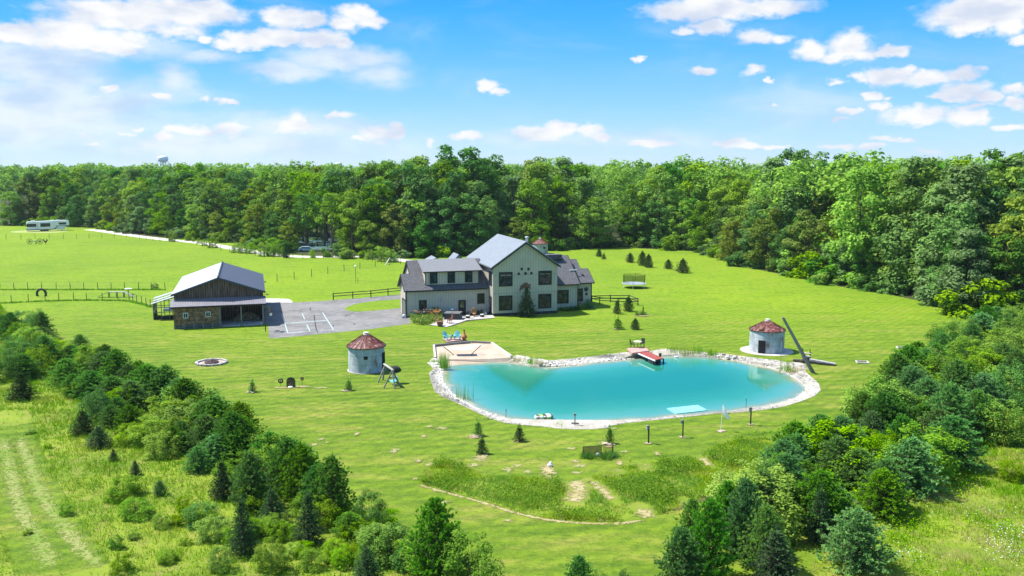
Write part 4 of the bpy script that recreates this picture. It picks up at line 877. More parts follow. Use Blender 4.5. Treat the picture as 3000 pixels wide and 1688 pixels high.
for k_, (q, lab) in enumerate(((z5(1536,1118),'thin dark stake at the water edge right of the flag'), (z4(1057,1150),'thin dark stake at the water edge left of the inflatable'))):
    o = MB().tube((0,0,-.2),(0,0,.75),.02).ball((0,0,.78),.06,(1,1,1),6,4).build('shore_stake', blackm); o.location = G(*q, -.3); tag(o, lab, 'stake')
# ---- leaning rope swing pole with steps
zq = Z(2180,900,7.246)
b0 = G(*zq(1470,1385)); tp = GY(*zq(822,215), b0.y-.2); t_ = thing('swing_pole', 'long grey pole leaning over the pond with a hanging rope', 'leaning pole')
MB().tube(b0-Vector((0,0,.1)), tp, .22, .13, 10).build('pole', greywood, t_)
rb = tp+Vector((.02,-.05,-.1)); MB().tube(rb, Vector((rb.x-.1, rb.y, .35)), .025).tube((rb.x-.1,rb.y,.35),(rb.x-.1,rb.y,-.1),.045).build('rope', M('rope', (.35,.27,.18), .9, .2, 6), t_)
st_ = thing('wooden_steps', 'dark weathered stair platform and ramp beside the leaning pole', 'steps', G(*zq(1330,1160)), R(-20))
for i in range(3): MB().box(-.5,-.5+.3*i,.35+.28*i,.4,-.2+.3*i,.42+.28*i).build('tread', palewood, st_)
f = MB()
for x in (-.48,.36): f.bar((x,-.55,0),(x,.45,1.05),.08,.14).box(x-.05,.3,0,x+.05,.4,1.0)
f.build('stringer', darkwood, st_); MB().slab([(.3,-.9,.5),(.3,-.3,.5),(3.1,-.5,.22),(3.1,-1.1,.22)], .18).build('ramp', M('bleached_board', (.35,.34,.33), .8, .3, 4), st_); MB().slab([(-1.5,-.7,.25),(-1.5,-.1,.25),(.4,-.3,.3),(.4,-.9,.3)], .12).build('landing', darkwood, st_); MB().box(-.45,-.5,0,.35,.42,.6).bar((.3,-1.1,.2),(3.1,-1.25,.05),.1,.22).bar((-.5,.4,.0),(-.5,.4,1.5),.1).bar((.3,.4,.0),(.3,.4,1.4),.1).build('dark_base', darkwood, st_)
# ---- log swing
F1, F2, F3, B1, B2 = [G(*Z(1000,960,7.246)(*p)) for p in ((900,1288),(1135,1303),(1262,1267),(775,1172),(882,1112))]
fa = GY(*Z(1000,960,7.246)(1085,895), (F1.y+F3.y)/2+.3); ba = GY(*Z(1000,960,7.246)(930,790), (B1.y+B2.y)/2+.2)
t_ = thing('log_swing', 'A-frame log swing with turquoise seat right of the near bin', 'swing')
for a, b_ in ((F1, fa), (F3, fa), (B1, ba), (B2, ba), (F2, fa)): MB().tube(a, b_+(b_-a).normalized()*.12, .085, .07).build('leg', greywood, t_)
dv = (fa-ba).normalized(); MB().tube(ba-dv*.35, fa+dv*.3, .12).build('top_beam', M('pale_log', (.34,.33,.30), .8, .2, 4), t_); MB().tube(F1.lerp(fa,.55), F3.lerp(fa,.55), .06).build('cross_bar', greywood, t_); MB().tube(B1.lerp(ba,.55), B2.lerp(ba,.55), .06).build('cross_bar', greywood, t_)
mid = ba.lerp(fa, .55); sw = MB(); sdv = Vector((-dv.y, dv.x, 0)).normalized()
for i in range(4):
    c_ = Vector((mid.x+.35, mid.y-.5, .42+.02*i))+sdv*(.12*i-.1); sw.bar(c_-dv*.55, c_+dv*.55, .1, .04)
for i in range(4): c_ = Vector((mid.x+.35, mid.y-.5, .55+.12*i))+sdv*(.34+.04*i); sw.bar(c_-dv*.55, c_+dv*.55, .03, .1)
s_o = sw.build('seat', turq, t_); ch_ = MB()
for s in (-1,1): ch_.tube(mid+dv*s*.5, Vector((mid.x+.35, mid.y-.5, .5))+dv*s*.5, .015, n=4)
ch_.build('chain', blackm, t_); MB().ball(mid+Vector((.5,.45,-.3)), .5, (1.3,.9,.75), 12, 7).build('folded_canopy', M('dark_green_canvas', (.014,.022,.014), .9, .3, 4), t_)
# ---- archery / yard ornaments
def stake_disc(loc, r, h, label, m_, petals=0):
    t_ = thing('yard_ornament', label, 'ornament', loc); MB().tube((0,0,0),(0,0,h),.018,n=6).build('stake', rustm, t_); f = MB()
    if petals:
        for i in range(petals): a = 2*math.pi*i/petals; f.ball((r*.65*math.cos(a),0,h+r*.65*math.sin(a)), r*.3,(1,.3,1),6,4)
    else: f.torus((0,0,h), r*.72, r*.26, 24, 6, 'y')
    f.ball((0,0,h), r*.3, (1,.4,1), 8, 5); f.build('disc', m_, t_)
stake_disc(G(*z3(285,1337)), .46*.62, .68, 'round dark disc on a stake left of the arched panel', blackm); stake_disc(G(*z3(570,1312)), .22, .72, 'spiky flower disc on a stake right of the arched panel', rustm, 9)
t_ = thing('arched_panel', 'black arched panel with gold lace pattern standing on the lawn', 'ornamental panel', G(*z3(420,1338)), R(4))
arch = [(-.44,0),(.44,0)]+[(.44*math.cos(a), .66+.40*math.sin(a)) for a in [math.pi*i/14 for i in range(15)]]
MB().prof(arch, -.03, .03).build('panel', blackm, t_)
f = MB(); rr = random.Random(8)
for i in range(150):
    x, z_ = rr.uniform(-.38,.38), rr.uniform(.06,1.0)
    if z_ > .66 and (x/.38)**2+((z_-.66)/.34)**2 > 1: continue
    a = rr.uniform(0, 3.14); f.bar((x-.035*math.cos(a),-.036,z_-.035*math.sin(a)),(x+.035*math.cos(a),-.036,z_+.035*math.sin(a)),.018,.012,up=(0,1,0))
f.build('gold_tracery', M('gold_paint', (.30,.21,.09), .5, .2, 5), t_)
o = MB().ball((0,0,.08),.2,(1.4,.8,.6),9,5).build('garden_rock', whitem); o.location = G(*z3(412,1345)); tag(o, 'small white rock at the foot of the arched panel', 'rock')
patch(*G(*z3(560,1330)).to_2d(), .9*1.5, .35*1.5, .06, straw_m); patch(*G(*z3(330,1345)).to_2d(), 1.3*1.5, .3*1.5, .062, straw_m)
# fire pit
c = G(*zl(1995,722)); t_ = thing('fire_pit', 'octagonal ring of flat stones round a fire pit on the lawn', 'fire pit', c)
f = MB(); rr = random.Random(4)
for i in range(22):
    a = 2*math.pi*i/22; r_ = 1.62; p = Vector((r_*math.cos(a), r_*math.sin(a), .1)); tn = Vector((-math.sin(a), math.cos(a), 0))*.2
    f.bar(p-tn, p+tn, .3, rr.uniform(.18,.26))
f.build('stone_ring', M('grey_flat_stone', (.30,.29,.28), .9, .4, 3, col2=(.6,.56,.5)), t_)
f = MB()
for i in range(70): a, r_ = rr.uniform(0,6.28), rr.uniform(.0,.6); f.ball((r_*math.cos(a), r_*math.sin(a), .08+.25*(1-r_)), rr.uniform(.06,.13), (1,1,.7), 6, 4)
f.build('ash_logs', M('charred', (.06,.035,.03), .95, .5, 5, col2=(.16,.09,.08)), t_); MB().lathe([(1.5,.04),(.02,.05)],28).build('ash_bed', M('ash_sand', (.34,.25,.20), .95, .3, 2, col2=(.5,.42,.35)), t_); MB().torus((0,0,.16),.68,.11,20,6).build('inner_ring', M('dark_stone', (.10,.07,.07), .9, .4, 4), t_)
# nest box posts, flag, lattice screen, boulder
zn = Z(1620,1180,4.155)
def nest(p, h, label, rod=0):
    t_ = thing('nest_box_post', label, 'nest box', G(*zn(*p)), rnd.uniform(-.3,.3), 'nest boxes on dark posts along the near shore')
    MB().box(-.05,-.05,0,.05,.05,h).build('post', darkwood, t_); b_ = MB().box(-.2,-.08,h-.28,-.052,.1,h-.02).build('box', M('grey_box', (.42,.41,.38), .8, .2, 4), t_); MB().slab([(-.23,-.12,h+.0),(-.04,-.12,h+.05),(-.04,.13,h+.05),(-.23,.13,h+.0)],.03).build('lid', greywood, b_)
    if rod: MB().tube((0,0,h),(0,0,h+rod),.012,n=5).build('rod', whitem, t_)
    patch(*G(*zn(*p)).to_2d(), .32*1.5, .3*1.5, .07, sand_m)
nest((1162,500), 1.5, 'nest box post furthest left, nearest the dark lattice screen'); nest((1580,425), 1.45, 'nest box post with a thin white rod below the blue mat', .55); nest((2405,272), 1.55, 'nest box post furthest right, beyond the white windsock')
t_ = thing('windsock', 'white windsock hanging from a slim pale pole', 'windsock', G(*zn(2040,352))); MB().tube((0,0,0),(.14,0,2.35),.022,n=6).build('pole', whitem, t_)
sk = MB(); pts = [(.15,0,2.33,.02),(.22,-.02,2.0,.10),(.32,-.03,1.65,.16),(.5,-.03,1.3,.15),(.66,-.02,1.1,.12)]; n = 10; vs = []; fs_ = []
for (x, y, z_, r_) in pts: vs += [(x+r_*math.cos(2*math.pi*i/n), y+r_*.7*math.sin(2*math.pi*i/n), z_+.35*r_*math.cos(2*math.pi*i/n)) for i in range(n)]
for k_ in range(4): fs_ += [(k_*n+i, k_*n+(i+1)%n, (k_+1)*n+(i+1)%n, (k_+1)*n+i) for i in range(n)]
sk.add(vs, fs_).build('sock', leafmat('white_cloth', (.88,.88,.88), (.9,.9,.9), .65, 0), t_, smooth=True); patch(*G(*zn(2040,352)).to_2d(), .45*1.5, .45*1.5, .075, sand_m)
t_ = thing('lattice_screen', 'brown lattice screen panel standing in front of plants on the lawn', 'screen', G(*zn(548,642)), 0)
pa_, pb_ = G(*zn(365,655)), G(*zn(728,628)); d_ = (pb_-pa_); t_.location = (0,0,0); L_ = d_.length; d_ = d_.normalized(); hh = .78
f = MB(); f.tube(pa_, pa_+Vector((0,0,hh)), .03); f.tube(pb_, pb_+Vector((0,0,hh)), .04); f.bar(pa_+Vector((0,0,hh)), pb_+Vector((0,0,hh)), .03); f.bar(pa_+Vector((0,0,.05)), pb_+Vector((0,0,.05)), .03); f.build('frame', darkwood, t_)
f = MB(); s_ = .0
while s_ < L_*.64: f.bar(pa_+d_*s_+Vector((0,0,.05)), pa_+d_*s_+Vector((0,0,hh)), .045, .01, up=tuple(d_.cross(Vector((0,0,1))))); s_ += .062
while s_ < L_-.05: f.bar(pa_+d_*s_+Vector((0,0,.05)), pa_+d_*min(s_+.18,L_)+Vector((0,0,hh)), .012, .01); f.bar(pa_+d_*min(s_+.18,L_)+Vector((0,0,.05)), pa_+d_*s_+Vector((0,0,hh)), .012, .01); s_ += .06
f.build('lattice', M('brown_mesh', (.21,.105,.05), .8, .3, 5), t_)
o = MB().ball((0,0,.12),.18,(1,.8,1),10,6).build('garden_rock', M('bluish_rock', (.35,.38,.42), .8, .2, 4)); o.location = G(*zn(545,655)); tag(o, 'grey-blue rock in front of the brown lattice screen', 'rock')
o = MB().ball((0,0,.12),.2,(1,.8,.9),8,5).ball((.05,0,.3),.1,(1,.8,1),7,4).build('garden_rock', whitem); o.location = G(*z6(900,385)); tag(o, 'small white rock pile by the bare patch in the near meadow', 'rock')
def garden_frame(p, w_, l_, label):
    t_ = thing('garden_bed', label, 'raised bed', G(*p), R(-12), 'low empty timber bed frames on the right lawn'); f = MB()
    f.box(-w_,-l_,0,w_,-l_+.12,.14).box(-w_,l_-.12,0,w_,l_,.14).box(-w_,-l_+.12,0,-w_+.12,l_-.12,.14).box(w_-.12,-l_+.12,0,w_,l_-.12,.14); f.build('timber_frame', palewood, t_)
    MB().box(-w_+.13,-l_+.13,0,w_-.13,l_-.13,.04).build('soil', M('brown_soil', (.22,.15,.09), .95, .4, 4, col2=(.16,.2,.05)), t_)
garden_frame(zr(1050,718), .66, .62, 'low timber bed frame nearer the leaning pole'); garden_frame(zr(1430,582), .66, .6, 'low timber bed frame further away beside the pines')
# ---- trampoline
tc_ = G(1857.5, 843); t_ = thing('trampoline', 'round trampoline with tall green-black safety net on the back lawn', 'trampoline', tc_)
MB().lathe([(1.95,.78),(2.25,.80),(2.25,.86),(1.95,.85)],36).build('padding', M('pale_blue_pad', (.42,.48,.56), .6, .1, 3), t_); MB().lathe([(1.94,.8),(.02,.81)],36).build('mat', M('dark_mat', (.055,.06,.075), .7, .15, 3), t_)
f = MB()
for i in range(6): a = 2*math.pi*i/6+.3; x, y = 2.2*math.cos(a), 2.2*math.sin(a); MB().tube((x,y,0),(x,y,.8),.03).build('leg', whitem, t_); f.tube((x,y,.8),(x*1.02,y*1.02,2.5),.03)
f.build('net_poles', blackm, t_)
m, t, o_ = newmat('safety_net'); d = t.new('ShaderNodeBsdfDiffuse'); d.inputs[0].default_value = (.02,.035,.012,1); tr = t.new('ShaderNodeBsdfTransparent'); ms = t.new('ShaderNodeMixShader'); ms.inputs[0].default_value = .38
t.l.new(tr.outputs[0], ms.inputs[1]); t.l.new(d.outputs[0], ms.inputs[2]); t.l.new(ms.outputs[0], o_.inputs[0])
vs = []; fs_ = []; n = 36
for i in range(n):
    a = 2*math.pi*i/n; vs += [(2.02*math.cos(a), 2.02*math.sin(a), .86), (2.0*math.cos(a), 2.0*math.sin(a), 2.42+.06*math.cos(6*a))]
fs_ = [(2*i, 2*((i+1)%n), 2*((i+1)%n)+1, 2*i+1) for i in range(n)]; MB().add(vs, fs_).build('net', m, t_)
# ================================================================== FENCES
postm = M('fence_post', (.055,.05,.035), .9, .3, 4); wirem = M('wire', (.10,.10,.09), .6, .2, 4)
def post_fence(label, pts, h, r=.055, wires=2, lean=0.0, group=None, soil=False):
    t_ = thing('wire_fence', label, 'fence', (0,0,0)); pm = None; P = [G(*p) for p in pts]; wr = MB()
    for i, p in enumerate(P):
        if pm is None: pm = MB().tube((0,0,0),(0,0,h),r,r*.9,6).build('post', postm, t_); o = pm
        else: o = pm.copy(); C.objects.link(o); o.parent = t_
        o.location = p; o.rotation_euler = (rnd.uniform(-.02,.02), rnd.uniform(-.04,.04)+lean, 0)
        if soil and i % 2 == 0: patch(p.x, p.y, .4, .7, .08, straw_m)
    for w_ in range(wires):
        for a, b_ in zip(P[:-1], P[1:]): wr.tube(a+Vector((0,0,h*(.5+.45*w_))), b_+Vector((0,0,h*(.5+.45*w_))), .010, n=3)
    if wires: wr.build('wire', wirem, t_)
    return t_
zc = Z(0,640,2.348)
FA = [za(*p) for p in ((-70,968),(60,968),(200,972),(332,965),(465,968),(598,965),(722,968),(842,965),(963,963),(1078,960),(1192,952),(1255,953),(1317,970),(1380,975),(1443,985),(1508,990),(1575,992),(1645,997),(1711,1002),(1857,1027),(1975,1050),(2085,1078),(2165,1090),(2330,1118),(2410,1125))]
FA2 = [zb(*p) for p in ((565,1140),(650,1145),(743,1148),(832,1148),(926,1153),(1022,1150),(1117,1150),(1210,1152),(1303,1153),(1397,1160),(1492,1168),(1580,1185),(1667,1197),(1745,1215),(1845,1203))]
post_fence('long wire fence between the gravel road and the far lawn', FA+FA2, 1.6)
FB = [zc(x, 493) for x in (0,97,192,288,387,485,578,674,765,858,953,1042,1136)]
post_fence('farther of the two straight wire fences left of the barn', FB, 1.4)
FC = [zc(*p) for p in ((-40,586),(78,583),(196,577),(311,572),(406,570),(507,566),(596,566),(704,567),(812,568),(890,572),(914,578),(942,585),(976,592),(1006,603),(1034,612))]
post_fence('nearer wire fence left of the barn that curves to the lean-to', FC, 1.35)
FD = [zb(*p) for p in ((682,1370),(843,1348),(1007,1325),(1161,1297),(1314,1270),(1464,1250),(1607,1230))]
post_fence('row of bare posts crossing the lawn between barn and house', FD, 1.55, .065, 0, soil=True)
# fence line weeds
def rail_fence(label, posts, rails, h=1.2, seg=()):
    t_ = thing('rail_fence', label, 'fence'); P = [G(*p) for p in posts]
    for p in P: MB().box(p.x-.07,p.y-.07,0,p.x+.07,p.y+.07,h).build('post', darkwood, t_)
    for a, b_ in rails:
        for z_ in (.55*h, .9*h): MB().bar(P[a]+Vector((0,-.09,z_)), P[b_]+Vector((0,-.09,z_)), .05, .12).build('rail', darkwood, t_)
    return t_
rail_fence('dark two-rail fence along the driveway behind the asphalt', [z3(*p) for p in ((982,180),(1240,160),(1480,142),(1707,118),(1895,97))], [(0,1),(1,2),(2,3),(3,4)], 1.25)
zt = Z(1700,780,6.587)
rail_fence('dark rail fence pen at the right end of the house', [zt(*p) for p in ((225,700),(375,735),(742,757),(1112,757),(942,690),(580,690))], [(0,1),(1,2),(2,3),(3,4),(4,5),(5,0)], 1.2)
o = post_fence('single leaning brace posts by the far drive', [zb(1745,1215), zb(1700,1212)], 1.0, .05, 0); o['label'] = 'pair of short brace posts at the end of the far fence'
MB().bar(G(*zb(1700,1215)), G(*zb(1745,1200))+Vector((0,0,1.3)), .16).build('brace', palewood, o)
t_ = thing('birdhouse_pole', 'tall slim pole with a white birdhouse on the lawn', 'birdhouse', G(*zb(1425,1380))); MB().tube((0,0,0),(0,0,3.0),.045,n=6).build('pole', darkwood, t_); MB().lathe([(.16,3.0),(.2,3.12),(.2,3.3),(.02,3.45)],10).build('birdhouse', whitem, t_)
o = MB().tube((0,0,0),(0,0,.9),.04,n=6).build('short_stake', darkwood); o.location = G(*zb(1445,1378)); tag(o, 'short stake beside the tall birdhouse pole', 'stake')
# ---- dog run equipment left of barn
tyrem = M('tyre_rubber', (.025,.025,.025), .8, .3, 5)
p = G(*zc(286,535)); o = MB().torus((0,0,.42),.78,.20,28,10,'y').build('half_buried_tyre', tyrem); o.location = (p.x, p.y, 0); tag(o, 'big black tyre standing half buried between the two wire fences', 'tyre')
t_ = thing('agility_ramp', 'grey plank dog walk ramp on short legs between the fences', 'ramp', G(*zc(805,543)), R(3))
MB().slab([(-3.2,-.3,.15),(-1.3,-.3,.98),(-1.3,.3,.98),(-3.2,.3,.15)],.07).slab([(-1.3,-.3,.98),(1.2,-.3,.98),(1.2,.3,.98),(-1.3,.3,.98)],.07).slab([(1.2,-.3,.98),(2.9,-.3,.1),(2.9,.3,.1),(1.2,.3,.98)],.07).build('plank', M('grey_plank', (.33,.34,.35), .8, .2, 4), t_)
for x in (-1.3, 0, 1.2): MB().box(x-.05,-.28,0,x+.05,-.2,.9).box(x-.05,.2,0,x+.05,.28,.9).build('leg', darkwood, t_)
t_ = thing('pedestal_feeder', 'white box on a pedestal beside the dog walk ramp', 'feeder', G(*zc(883,522))); MB().tube((0,0,0),(0,0,.85),.09).build('post', greywood, t_); MB().lathe([(.2,.85),(.62,.95),(.62,1.02),(.02,1.03)],14).build('tray', whitem, t_)
# ---- farm wheels and rooster
zv = Z(60,620,10.73); p = G(*zv(460,1030)); t_ = thing('wheel_cart', 'old iron spoked wheels of a small cart on the far lawn', 'old cart', p)
for x in (-1.55, 1.45):
    f = MB(); f.torus((x,0,.85),.8,.05,28,6,'y')
    for i in range(8): a = math.pi*i/8; f.tube((x-.8*math.cos(a),0,.85-.8*math.sin(a)),(x+.8*math.cos(a),0,.85+.8*math.sin(a)),.025,n=4)
    f.build('wheel', blackm, t_)
MB().bar((-1.5,0,.75),(1.4,0,1.0),.12).bar((-.8,0,.8),(.9,0,1.05),.2).build('frame', palewood, t_); MB().tube((.7,0,.9),(.9,0,1.4),.05).box(.2,-.1,.1,.4,.1,.8).build('seat_post', blackm, t_)
p = G(*zv(785,1025)); t_ = thing('rooster_sculpture', 'dark brown rooster sculpture beside the old cart wheels', 'sculpture', p)
f = MB(); f.ball((.05,0,.75),.42,(1.1,.5,.7),12,7).ball((-.38,0,1.1),.2,(1,.5,1.3),8,5).ball((-.5,0,1.35),.13,(1.1,.6,1),8,5)
for i in range(5): f.bar((.35,0,.85),(.55+.07*i,0,1.6-.16*i),.05,.16,up=(0,1,0))
f.build('body', M('rooster_brown', (.07,.035,.02), .6, .4, 6), t_); MB().tube((0,0,0),(.03,0,.5),.04).tube((.18,0,0),(.12,0,.5),.04).build('leg', blackm, t_); MB().ball((-.52,0,1.5),.07,(1.4,.4,1),7,4).ball((-.55,0,1.2),.05,(.8,.5,1.4),6,4).build('comb', M('dark_red', (.2,.02,.015), .5, .2, 5), t_)
# ---- camper
p0, p1 = G(*zv(205,640)), G(*zv(1370,585)); rv = thing('camper_trailer', 'long white fifth-wheel camper with black windows and skirt', 'camper', p0, math.atan2(p1.y-p0.y, p1.x-p0.x)*.72)
L = 13.4; rvw = M('camper_white', (.74,.76,.78), .35, .05, 1); rvd = M('camper_dark', (.012,.016,.03), .3, .1, 2)
MB().prof([(0,1.0),(.25,.55),(9.6,.7),(9.6,1.3),(10.1,1.75),(L-.3,1.75),(L,2.3),(L-.15,3.45),(L-.8,3.62),(9.0,3.66),(7.8,3.58),(4.8,3.52),(.25,3.45)], 0, 2.5).build('body', rvw, rv)
MB().prof([(9.6,.5),(11.9,.5),(12.2,1.75),(10.1,1.75),(9.7,1.3)], .05, 2.45).build('front_storage', rvw, rv)
f = MB(); f.box(0.0,-.03,.45,3.6,0.0,.75).box(3.6,-.05,.38,7.6,0,.62); f.prof([(7.6,.55),(8.9,.6),(9.5,1.65),(13.1,1.68),(13.1,1.86),(9.35,1.83),(8.8,.95),(7.6,.8)], -.03, 0.0); f.box(-.04,.1,.5,0,2.4,1.2); f.build('dark_skirt', rvd, rv)
for a, b_, c, d in ((.1,3.0,1.65,2.75),(4.2,7.3,1.6,2.85),(7.55,7.95,2.1,2.9)): MB().box(a,-.36 if a == 4.2 else -.02,c,b_,-.0 if a != 4.2 else -.33,d).build('window', pane, rv)
MB().prof([(9.9,2.9),(12.4,2.9),(12.4,2.15),(10.2,2.15)], -.02, 0).build('window', pane, rv); MB().box(3.5,-.33,.8,8.2,0,3.05).build('slide_out', rvw, rv); MB().box(-.02,.2,1.6,0,2.3,2.8).build('rear_window', pane, rv)
MB().box(3.4,-.06,1.0,3.5,0,3.1).build('trim_strip', M('grey_trim', (.2,.22,.24), .5, .1, 3), rv)
for x in (4.6, 5.5, 6.4): MB().tube((x,.02,.38),(x,.3,.38),.38,n=16).build('wheel', tyrem, rv); MB().tube((x,2.2,.38),(x,2.48,.38),.38,n=16).build('wheel', tyrem, rv)
for x, w_ in ((2.2,.6),(8.3,.5),(10.0,.6)): MB().box(x-w_,.8,3.5,x+w_,1.6,3.82).build('roof_unit', rvw, rv, bevel=.06)
MB().box(12.9,.9,0.0,13.0,1.1,1.7).box(11.0,.3,0,11.1,.4,.6).build('landing_leg', blackm, rv)
# blue-white car half hidden behind the drive trees
cp = G(*zb(965,1088)); car = thing('parked_car', 'pale blue car parked beside the drive in front of the wood', 'car', cp, .1)
MB().prof([(-2.2,.35),(2.2,.35),(2.25,.8),(1.4,.95),(.7,1.42),(-1.2,1.45),(-2.1,1.0)], -.85, .85).build('body', M('pale_blue_paint', (.35,.5,.62), .25, .05, 2), car, bevel=.05)
MB().prof([(.75,1.3),(1.3,.97),(-1.9,1.02),(-1.15,1.36)], -.87, .87).build('window', pane, car)
for x in (-1.4, 1.4):
    for s in (-1,1): MB().tube((x,s*.7,.33),(x,s*.88,.33),.33,n=14).build('wheel', tyrem, car)
# ---- water towers
def wtower(label, px, dist_, ht_, r, legs=6):
    d = ray(px, 492); x = d.x/d.y*dist_; t_ = thing('water_tower', label, 'water tower', (x, dist_, 0), 0); pw = M('tower_paint', (.82,.84,.86), .5, .05, 2)
    h0 = ht_-r*1.25; MB().lathe([(r*.2,h0-.6),(r*.8,h0+1.2),(r,h0+r*.45),(r,h0+r*.85),(r*.85,h0+r*1.12),(r*.3,h0+r*1.25),(.1,h0+r*1.27)],28).build('tank', pw, t_)
    for i in range(legs): a = 2*math.pi*i/legs+.3; MB().tube((r*1.05*math.cos(a), r*1.05*math.sin(a), 0),(r*.92*math.cos(a), r*.92*math.sin(a), h0+1.5),.55).build('leg', pw, t_)
    MB().tube((0,0,0),(0,0,h0),1.2).build('riser', pw, t_)
wtower('water tower on legs rising above the trees on the horizon', 478.5, 1500, 42, 8.6); wtower('top of a distant white water tower just above the treetops', 992, 2400, 37, 9)
# ================================================================== VEGETATION
def crown(seed, h=20.0, rad=5.2, nclump=46, per=120, leaf=(.42,.75), base=.12, flat=.72, shape=1.0, pw=.80):
    """broadleaf crown: clumps of leaf sprays spread through an uneven envelope"""
    g = np.random.default_rng(seed); P = []; N = []; S = []; T = []
    lobes = g.uniform(0, 6.28, 4)
    for i in range(nclump):
        t_ = base+(1-base)*(g.random()**pw); u = (t_-(.40+.1*shape))/.55
        env = rad*math.sqrt(max(.08, 1-u*u)) if u > 0 else rad*(1-.22*u*u)
        a = g.uniform(0, 6.283); env *= 1+.22*math.sin(2*a+lobes[0])+.12*math.sin(5*a+lobes[1]+6*t_)
        rr_ = env*(g.uniform(.35, 1.0)**.55); cr_ = rad*g.uniform(.20, .42)*(1.05-.35*t_)
        c_ = np.array([rr_*math.cos(a), rr_*math.sin(a), h*t_-cr_*.4])
        n = int(per*(cr_/(rad*.3))**2); d = unit(g.normal(size=(n, 3))+np.array([0, 0, .35]))
        k_ = g.uniform(.62, 1.05, (n, 1)); nz = 1+.25*np.sin(d[:, :1]*5+g.uniform(0, 6))*np.cos(d[:, 1:2]*6)
        P.append(c_+d*k_*cr_*nz*np.array([1.15, 1.15, flat])); N.append(d*.8+g.normal(size=(n, 3))*.40+np.array([-.12, 0, .75])); S.append(g.uniform(*leaf, n))
        T.append(np.clip(g.normal(.5, .16, n)+g.normal(0, .13), 0, 1))
    P, N, S, T = map(np.concatenate, (P, N, S, T)); return leafquads(P, N, S, g), T
def trunk_mesh(name, seed, h, r, base=.12, limbs=7, rad=4.0, mat_=None):
    m_ = MB(); rr = random.Random(seed); pts = [Vector((0,0,-.1))]; n = 6
    for i in range(1, n+1): pts.append(Vector((rr.gauss(0,.012)*h*i/n, rr.gauss(0,.012)*h*i/n, h*.86*i/n)))
    for i in range(n): m_.tube(pts[i], pts[i+1], r*(1-.8*i/n), r*(1-.8*(i+1)/n), 7)
    for i in range(limbs):
        t_ = .3+.55*i/limbs; p = pts[int(t_*n)]; a = rr.uniform(0, 6.28); q = p+Vector((math.cos(a)*rad*.6, math.sin(a)*rad*.6, h*.16)); m_.tube(p, q, r*(.45-.3*t_), r*.08, 5)
    o = m_.build(name, mat_ or bark); me = o.data; bpy.data.objects.remove(o); return me
LM = {k_: leafmat('leaf_'+k_, a, b_, tr_, hu) for k_, a, b_, tr_, hu in (
 ('mid', (.085,.195,.012), (.260,.440,.026), .34, .014), ('deep', (.042,.130,.018), (.140,.310,.045), .32, .012),
 ('lime', (.135,.270,.016), (.290,.460,.040), .36, .012), ('grey', (.090,.185,.045), (.240,.390,.105), .32, .010),
 ('olive', (.115,.175,.014), (.260,.340,.035), .34, .012), ('pine', (.050,.170,.020), (.235,.500,.062), .34, .016),
 ('bluepine', (.070,.215,.050), (.280,.560,.145), .34, .012), ('spruce', (.030,.085,.022), (.120,.230,.070), .25, .008), ('brightpine', (.085,.220,.018), (.320,.540,.060), .36, .010))}
TONE = {'mid': 'mid green', 'deep': 'dark green', 'lime': 'bright lime', 'grey': 'grey-green', 'olive': 'olive green'}
CR = {}
for k_ in ('mid','deep','lime','grey','olive'):
    CR[k_] = []
    for j in range(3 if k_ in ('mid','deep') else 2):
        sd_ = hash(k_) % 7 if False else {'mid':10,'deep':20,'lime':30,'grey':40,'olive':50}[k_]+j
        V, T = crown(sd_, nclump=58, per=150, leaf=(.45,.80), base=(.05,.10,.03)[j], pw=(.95,.85,1.05)[j], shape=(1,0,1.6)[j], rad=(5.2,5.6,4.7)[j])
        CR[k_].append(fastmesh('crown_'+k_, V, 4, LM[k_], T))
TR = [trunk_mesh('trunk', 3+i, 20, .32) for i in range(3)]
V, T = crown(77, nclump=40, per=110, base=.42, rad=5); highcrown = {'mid': fastmesh('high_crown', V, 4, LM['mid'], T), 'deep': fastmesh('high_crown2', V, 4, LM['deep'], T)}
def tree(name, label, cat, loc, crown_me, trunk_me, sc_, rz, group):
    t_ = thing(name, label, cat, loc, rz, group); t_.scale = sc_; mo('crown', crown_me, t_); mo('trunk', trunk_me, t_); return t_
# ---- the wood, row behind row
def sky_y(xs):       # top line of the wood in the photograph (3000 px wide)
    X = [0,120,350,490,815,1165,1258,1374,1502,1630,1817,1910,2038,2213,2283,2446,2527,2620,2772,2912,3000]
    Y = [474,490,483,486,484,478,450,430,466,462,462,448,462,448,432,458,448,462,450,442,425]
    return float(np.interp(xs, X, Y))
EL = [Vector((p.x, p.y)) for p in EW[2:]]
cum = [0]
for a, b_ in zip(EL[:-1], EL[1:]): cum.append(cum[-1]+(b_-a).length)
def along(s_):
    for i in range(len(EL)-1):
        if s_ <= cum[i+1]:
            t_ = (s_-cum[i])/(cum[i+1]-cum[i]); d_ = (EL[i+1]-EL[i]).normalized(); n_ = Vector((-d_.y, d_.x)); return EL[i].lerp(EL[i+1], t_), n_
    return EL[-1], Vector((0,1))
rr = random.Random(21); forest = []
SECT = [(0,'left of the camper'),(210,'above the white camper'),(520,'where the gravel road starts'),(760,'behind the barn'),(1010,'behind the drive trees'),(1200,'left of the house'),(1420,'above the left house wing'),(1600,'above the tall house gable'),(1800,'right of the house'),(2010,'behind the lone spruces'),(2250,'on the back lawn curve'),(2480,'behind the right lawn'),(2760,'above the leaning pole'),(3400,'at the right edge')]
def sector(px): 
    for i, (x, s_) in enumerate(SECT):
        if px <= x+ (120 if i == 0 else 0) or i == len(SECT)-1: return s_
